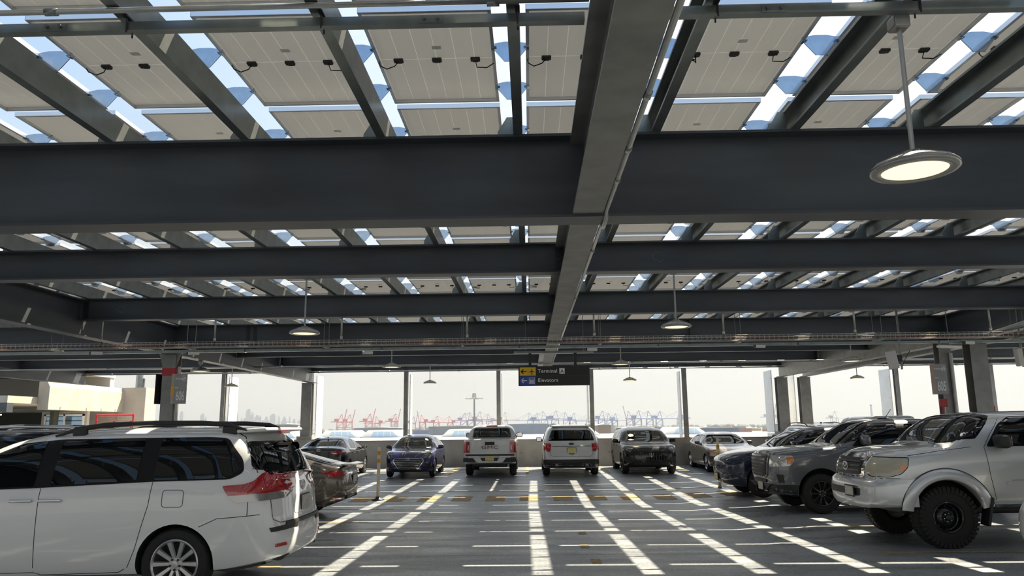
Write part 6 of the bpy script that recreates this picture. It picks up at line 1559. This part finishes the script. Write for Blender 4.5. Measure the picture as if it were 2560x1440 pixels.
for i in range(900):
    y = random.uniform(3000, 7000); x = random.uniform(-.7, .7)*y; s = random.uniform(5, 14)
    trees.lathe([(0, 0), (s, .3*s), (s*.8, s), (s*.3, s*1.3), (0, s*1.35)], 6, Matrix.Translation((x, y, GZ)))
o = trees.obj('tree_line', mat('far_trees', (.07, .09, .06), .9)); tag(o, 'distant low tree line along the horizon', 'trees', None, 'stuff')
# ------------------------------------------------------------------ ship-to-shore cranes
CRCOL = {'red': mat('crane_red', (.50, .10, .14), .6), 'violet': mat('crane_violet_grey', (.26, .18, .34), .6), 'blue': mat('crane_blue', (.13, .20, .40), .6), 'grey': mat('crane_pale_grey', (.40, .42, .45), .6)}
def crane_meshes(up, flip):
    s = -1 if flip else 1
    parts = {}
    q = MB()
    for x in (-11, 11):
        for y in (-8, 8): q.tube([(x, y, 0), (x*.9, y, 36)], 1.0, 4)
    for y in (-8, 8): q.tube([(-11, y, 4), (11, y, 4)], .8, 4); q.tube([(-10, y, 20), (10, y, 20)], .7, 4); q.tube([(-10, y, 36), (10, y, 36)], 1.0, 4); q.tube([(-10.5, y, 20), (9.5, y, 36)], .5, 4)
    parts['portal_frame'] = q
    q = MB(); q.box(-s*30 if s > 0 else 10, -s*10 if s > 0 else 30, -5, 5, 36.5, 38.5); q.box(-14, 14, -5, 5, 36.5, 38.5); parts['back_reach'] = q
    q = MB()
    if up:
        for y in (-3, 3): q.tube([(s*11, y, 38), (s*20, y, 78)], .7, 4)
        for k in range(7): t = k/6.0; q.tube([(s*(11+9*t), -3, 38+40*t), (s*(11+9*t), 3, 38+40*t)], .4, 4); q.tube([(s*(11+9*t), -3, 38+40*t), (s*(11+9*min(1, t+.16)), 3, 38+40*min(1, t+.16))], .3, 4)
    else:
        for y in (-3, 3): q.tube([(s*11, y, 37.5), (s*52, y, 37.5)], 1.0, 4)
    parts['boom'] = q
    q = MB()
    for y in (-4, 4): q.tube([(-9, y, 38), (s*4, y*.4, 62)], .5, 4); q.tube([(9, y, 38), (s*4, y*.4, 62)], .5, 4)
    q.tube([(-6, 0, 48), (7, 0, 48)], .4, 4); parts['apex_frame'] = q
    q = MB(); q.tube([(s*4, 0, 62), (-s*28, 0, 39)], .3, 4)
    if up: q.tube([(s*4, 0, 62), (s*15, 0, 56)], .25, 4)
    else: q.tube([(s*4, 0, 62), (s*30, 0, 38.5)], .3, 4); q.tube([(s*4, 0, 62), (s*50, 0, 38.5)], .3, 4)
    parts['stays'] = q
    q = MB(); q.rbox((-s*12, 0, 43), (14, 9, 8), .6); parts['machinery_house'] = q
    return parts
CRM = {}
def crane(px, up, flip, colr, label, scale=1.0, y=2300.0):
    key = (up, flip, colr)
    if key not in CRM: CRM[key] = {n: q.mesh(n, CRCOL[colr]) for n, q in crane_meshes(up, flip).items()}
    x = (px-1325)*y/1900.0
    d = thing('quay_crane', label, 'crane', (x, y, GZ), 0, 'ship-to-shore cranes on the port horizon'); d.scale = (scale, scale, scale)
    for n, me in CRM[key].items(): link(n, me, d)
cr = [(856, 1, 0, 'red', 1.0), (877, 1, 0, 'red', 1.0), (927, 1, 0, 'red', 1.0), (948, 0, 1, 'red', .85), (990, 1, 0, 'red', 1.0), (1036, 1, 0, 'violet', .85), (1060, 1, 1, 'red', .9), (1094, 0, 0, 'red', .85), (1129, 0, 1, 'red', .85),
      (1162, 0, 0, 'violet', 1.0), (1180, 0, 1, 'violet', 1.0), (1199, 0, 0, 'violet', 1.05), (1225, 0, 1, 'violet', .95), (1261, 0, 0, 'violet', 1.0), (1327, 0, 1, 'blue', .95), (1340, 0, 0, 'blue', .95), (1361, 0, 1, 'blue', 1.05), (1387, 0, 0, 'blue', 1.05),
      (1415, 0, 1, 'blue', .95), (1431, 0, 0, 'blue', .95), (1470, 0, 1, 'blue', .85), (1501, 0, 0, 'blue', 1.0), (1521, 0, 1, 'blue', .9), (1533, 0, 0, 'blue', .9), (1570, 1, 1, 'violet', 1.0), (1590, 0, 0, 'blue', 1.0), (1619, 0, 1, 'blue', 1.0), (1642, 0, 0, 'blue', 1.0), (1695, 0, 1, 'blue', 1.0),
      (1913, 1, 0, 'grey', 1.0), (1933, 1, 0, 'grey', 1.0), (2068, 0, 0, 'grey', .9), (2330, 0, 1, 'grey', .8)]
for i, (px, up, fl, c, s) in enumerate(cr):
    w = {'red': 'red', 'violet': 'violet', 'blue': 'blue', 'grey': 'pale grey'}[c]
    crane(px, up, fl, c, 'hazy %s quay crane with %s boom, %s crane from the left' % (w, 'raised' if up else 'lowered', ORD[i+1] if i < 22 else {22: 'twenty-third', 23: 'twenty-fourth', 24: 'twenty-fifth', 25: 'twenty-sixth', 26: 'twenty-seventh', 27: 'twenty-eighth', 28: 'twenty-ninth', 29: 'thirtieth', 30: 'thirty-first', 31: 'thirty-second', 32: 'thirty-third'}[i]), s*.92, 2250+70*math.sin(i*1.7))
for px, py, lab in ((2159, 1013, 'slim far chimney left of the 605 sign'), (2196, 1022, 'shorter far chimney left of the 605 sign')):
    x, y, z = at(px, py, 3000)
    d = thing('chimney', lab, 'chimney', (x, y, GZ), 0); q = MB(); q.tube([(0, 0, 0), (0, 0, z-GZ)], [5, 3.2], 10); q.obj('stack', CRCOL['grey'], d); q = MB(); q.tube([(0, 0, z-GZ-6), (0, 0, z-GZ-2)], 3.9, 10); q.obj('rim_band', CRCOL['violet'], d)
# ------------------------------------------------------------------ skyline
M_TOWER = mat('far_tower_facade', (.20, .24, .30), .5, spec=.5)
SKY_Y = 5600.0
def tower(px0, px1, py, kind, label):
    x0, y, z = at(px0, py, SKY_Y); x1 = (px1-1325)*SKY_Y/1900.0; w = x1-x0; h = z-GZ
    d = thing('skyline_tower', label, 'skyscraper', ((x0+x1)/2, y, GZ), 0, 'hazy skyline towers')
    q = MB()
    if kind == 'spire':
        a, b = w/2, w*.36
        v = [(-a, -a, 0), (a, -a, 0), (a, a, 0), (-a, a, 0), (-a, -a, h*.15), (a, -a, h*.15), (a, a, h*.15), (-a, a, h*.15), (0, -b*1.3, h), (b*1.3, 0, h), (0, b*1.3, h), (-b*1.3, 0, h)]
        q.add(v, [(0, 1, 5, 4), (1, 2, 6, 5), (2, 3, 7, 6), (3, 0, 4, 7), (4, 5, 8), (5, 6, 9), (6, 7, 10), (7, 4, 11), (5, 9, 8), (6, 10, 9), (7, 11, 10), (4, 8, 11), (8, 9, 10, 11)])
        q.obj('tower_shaft', M_TOWER, d)
        q = MB(); q.tube([(0, 0, h), (0, 0, h*1.33)], [7, 1.5], 6); q.obj('spire_mast', M_TOWER, d)
    elif kind == 'step':
        q.box(-w/2, w/2, -w/2, w/2, 0, h*.72); q.obj('tower_shaft', M_TOWER, d)
        q = MB(); q.box(-w*.36, w*.36, -w*.36, w*.36, h*.72, h*.9); q.box(-w*.2, w*.2, -w*.2, w*.2, h*.9, h); q.obj('set_back_crown', M_TOWER, d)
    elif kind == 'peak':
        q.box(-w/2, w/2, -w/2, w/2, 0, h*.62); q.obj('tower_shaft', M_TOWER, d)
        q = MB(); q.box(-w*.34, w*.34, -w*.34, w*.34, h*.62, h*.8); q.add([(-w*.34, -w*.34, h*.8), (w*.34, -w*.34, h*.8), (w*.34, w*.34, h*.8), (-w*.34, w*.34, h*.8), (0, 0, h)], [(0, 1, 4), (1, 2, 4), (2, 3, 4), (3, 0, 4)]); q.obj('pointed_crown', M_TOWER, d)
    else:
        q.box(-w/2, w/2, -w/2, w/2, 0, h); q.obj('tower_shaft', M_TOWER, d)
        q = MB(); q.box(-w*.3, w*.3, -w*.3, w*.3, h, h+12); q.obj('roof_plant', M_TOWER, d)
sk = [(80, 130, 1070, 'flat'), (370, 425, 1100, 'flat'), (430, 455, 1120, 'step'), (690, 730, 1140, 'flat'), (735, 765, 1130, 'step'), (770, 828, 945, 'spire'), (858, 892, 1085, 'step'), (922, 952, 1120, 'peak'), (960, 1000, 1165, 'flat'), (1003, 1066, 1040, 'flat'),
      (1066, 1112, 1065, 'step'), (1128, 1186, 1125, 'flat'), (1183, 1217, 1085, 'peak'), (1220, 1252, 1190, 'flat'), (1255, 1312, 1118, 'step'), (1338, 1416, 1105, 'flat'), (1440, 1472, 1098, 'peak'), (1498, 1572, 1105, 'peak'), (1592, 1616, 1112, 'step'), (1646, 1692, 1150, 'step'), (1715, 1765, 1195, 'flat')]
for i, (a, b, t, k) in enumerate(sk):
    tower(440+a/5.54, 440+b/5.54, 840+t/5.54, k, 'tall tapering tower with a spire in the hazy skyline' if k == 'spire' else 'hazy blue skyline tower, %s from the left' % ORD[i+1])
tower(989, 996, 1043, 'peak', 'lone hazy tower right of the red cranes')
# ------------------------------------------------------------------ concrete stair and ramp building on the left
M_CREAM = mat('sunlit_precast', (.40, .36, .30), .85, var=.12, vscale=1.2, bump=.1, bscale=20)
r = thing('ramp_building', 'cream concrete ramp building with window beyond the left columns', 'building', (-21.6, 34, 0), 0)
q = MB(); q.prism([(-.5, 2.7), (0, 2.7), (0, 3.72), (-.12, 3.95), (-.5, 3.95)], 'y', 0, 6.4); q.obj('barrier_panel', M_CREAM, r)
for i, y in enumerate((.9, 3.0, 4.3, 5.6)): q = MB(); q.box(.0, .012, y-.02, y+.02, 2.7, 2.84); q.obj('drip_notch', mat('dark_stain', (.2, .18, .15), .9), r)
q = MB(); q.box(-.3, 1.15, 6.4, 7.6, -.6, 3.98); q.obj('end_pier', M_CREAM, r)
q = MB(); q.box(-2.6, -.3, 6.5, 6.8, -.6, 2.72); q.box(-18, -5.4, 6.5, 6.8, -.6, 1.0); q.box(-18, -.5, 6.4, 7.0, 2.7, 2.95); q.obj('rear_wall', M_CONC, r)
q = MB(); q.box(-18, -.5, -2.0, 6.4, 2.95, 3.25); q.obj('upper_slab', M_CREAM, r)
q = MB(); q.box(-18, -.5, -2.0, -1.6, 2.55, 2.95); q.obj('dark_lintel', M_BEAM, r)
q = MB(); q.box(-18, -.55, -1.2, 6.4, 4.5, 4.8); q.box(-18, -.6, 6.0, 6.4, 3.2, 4.5); q.obj('upper_storey', mat('far_slab_white', (.55, .55, .53), .8), r)
for x_ in (-1.9, -5.0): q = MB(); q.box(x_, x_+.2, 3.2, 3.6, -.4, 2.7); q.obj('inner_post', mat('dark_green_wall', (.06, .07, .05), .7), r)
q = MB(); q.box(-18, -2.7, 6.2, 6.45, -.6, 2.7); q.obj('shade_painted_wall', mat('inner_shade_paint', (.035, .038, .03), .8), r)  # near-black colour stands in for the shade inside the open storey
w = MB(); 
for (a, b, c, e) in ((-2.62, -.62, 2.48, 2.56), (-2.62, -.62, 1.55, 1.63), (-2.62, -2.54, 1.55, 2.56), (-.70, -.62, 1.55, 2.56), (-1.66, -1.58, 1.55, 2.56)): w.box(a, b, 3.9, 3.98, c, e)
fr_ = w.obj('window_frame', M_SWHITE, r)
for a in (-2.54, -1.58):
    q = MB(); q.box(a, a+.88, 3.95, 3.96, 1.63, 2.48); q.obj('window_pane', mat('painted_sky_glass', (.30, .45, .62), .05, metal=.6), fr_)  # blue base colour stands in for sky reflected in the panes
    for z in (1.95, 2.22): q = MB(); q.box(a, a+.88, 3.92, 3.95, z, z+.04); q.obj('glazing_bar', M_BLACK, fr_)
q = MB(); q.box(-2.8, -.5, 3.98, 4.2, -.6, 2.7); q.obj('window_wall', M_CONC, r)
q = MB(); q.cbox((-1.4, -1.7, 2.45), (.95, .10, .05)); q.obj('tube_light', mat('tube_light_on', (.9, .8, .5), .5, emit=(1, .85, .5), estr=4), r)
q = MB(); q.cbox((-3.0, -1.6, 2.38), (.35, .05, .10)); q.obj('exit_light', mat('exit_red', (.6, .05, .04), .5, emit=(1, .08, .05), estr=.6), r)
q = MB(); q.tube([(.5, 6.9, 3.9), (.5, 6.9, 4.9)], .18, 10); q.tube([(.75, 6.9, 3.9), (.75, 6.9, 4.5)], .06, 6); q.obj('roof_vent', M_GALV, r)
r = thing('red_gate', 'red tubular steel gate beside the cream ramp building', 'gate', (-21.0, 36.9, fz(33)), 0)
for x in (0, 1.80): q = MB(); q.tube([(x, 0, 0), (x, 0, 2.46)], .045, 8); q.obj('gate_post', M_RED, r)
q = MB(); q.tube([(-.05, 0, 2.42), (1.85, 0, 2.42)], .045, 8); q.obj('top_bar', M_RED, r)
for x in (.08, .92): 
    q = MB(); q.tube([(x, -.05, .1), (x, -.05, 2.15), (x+.80, -.05, 2.15), (x+.80, -.05, .1)], .03, 8); q.obj('gate_leaf', M_RED, r)
q = MB(); q.tube([(1.85, 0, 2.05), (2.55, .4, 2.05), (2.55, .4, 0)], .03, 8); q.obj('side_rail', M_RED, r)
q = MB(); q.box(-46, -16.5, WALL_Y+.25, 60, -1.2, fz(WALL_Y)-.02); o = q.obj('floor_left', M_CONC); struct(o, 'concrete slab beyond the deck on the left', 'floor')
# ------------------------------------------------------------------ haze over the port
def haze():
    m = bpy.data.materials.new('haze'); m.use_nodes = True; nt = m.node_tree; nt.nodes.clear()
    out = nt.nodes.new('ShaderNodeOutputMaterial'); s = nt.nodes.new('ShaderNodeVolumeScatter'); a = nt.nodes.new('ShaderNodeVolumeAbsorption'); ad = nt.nodes.new('ShaderNodeAddShader')
    D = 2.0e-4; c = (.455, .492, .535, 1)
    s.inputs['Color'].default_value = c; s.inputs['Density'].default_value = D; s.inputs['Anisotropy'].default_value = .2
    a.inputs['Color'].default_value = c; a.inputs['Density'].default_value = D
    nt.links.new(s.outputs[0], ad.inputs[0]); nt.links.new(a.outputs[0], ad.inputs[1]); nt.links.new(ad.outputs[0], out.inputs['Volume'])
    q = MB(); q.box(-15000, 15000, 350, 11000, GZ+.5, 260); o = q.obj('haze', m)
    tag(o, 'pale summer haze lying over the port', 'haze', None, 'stuff')
haze()
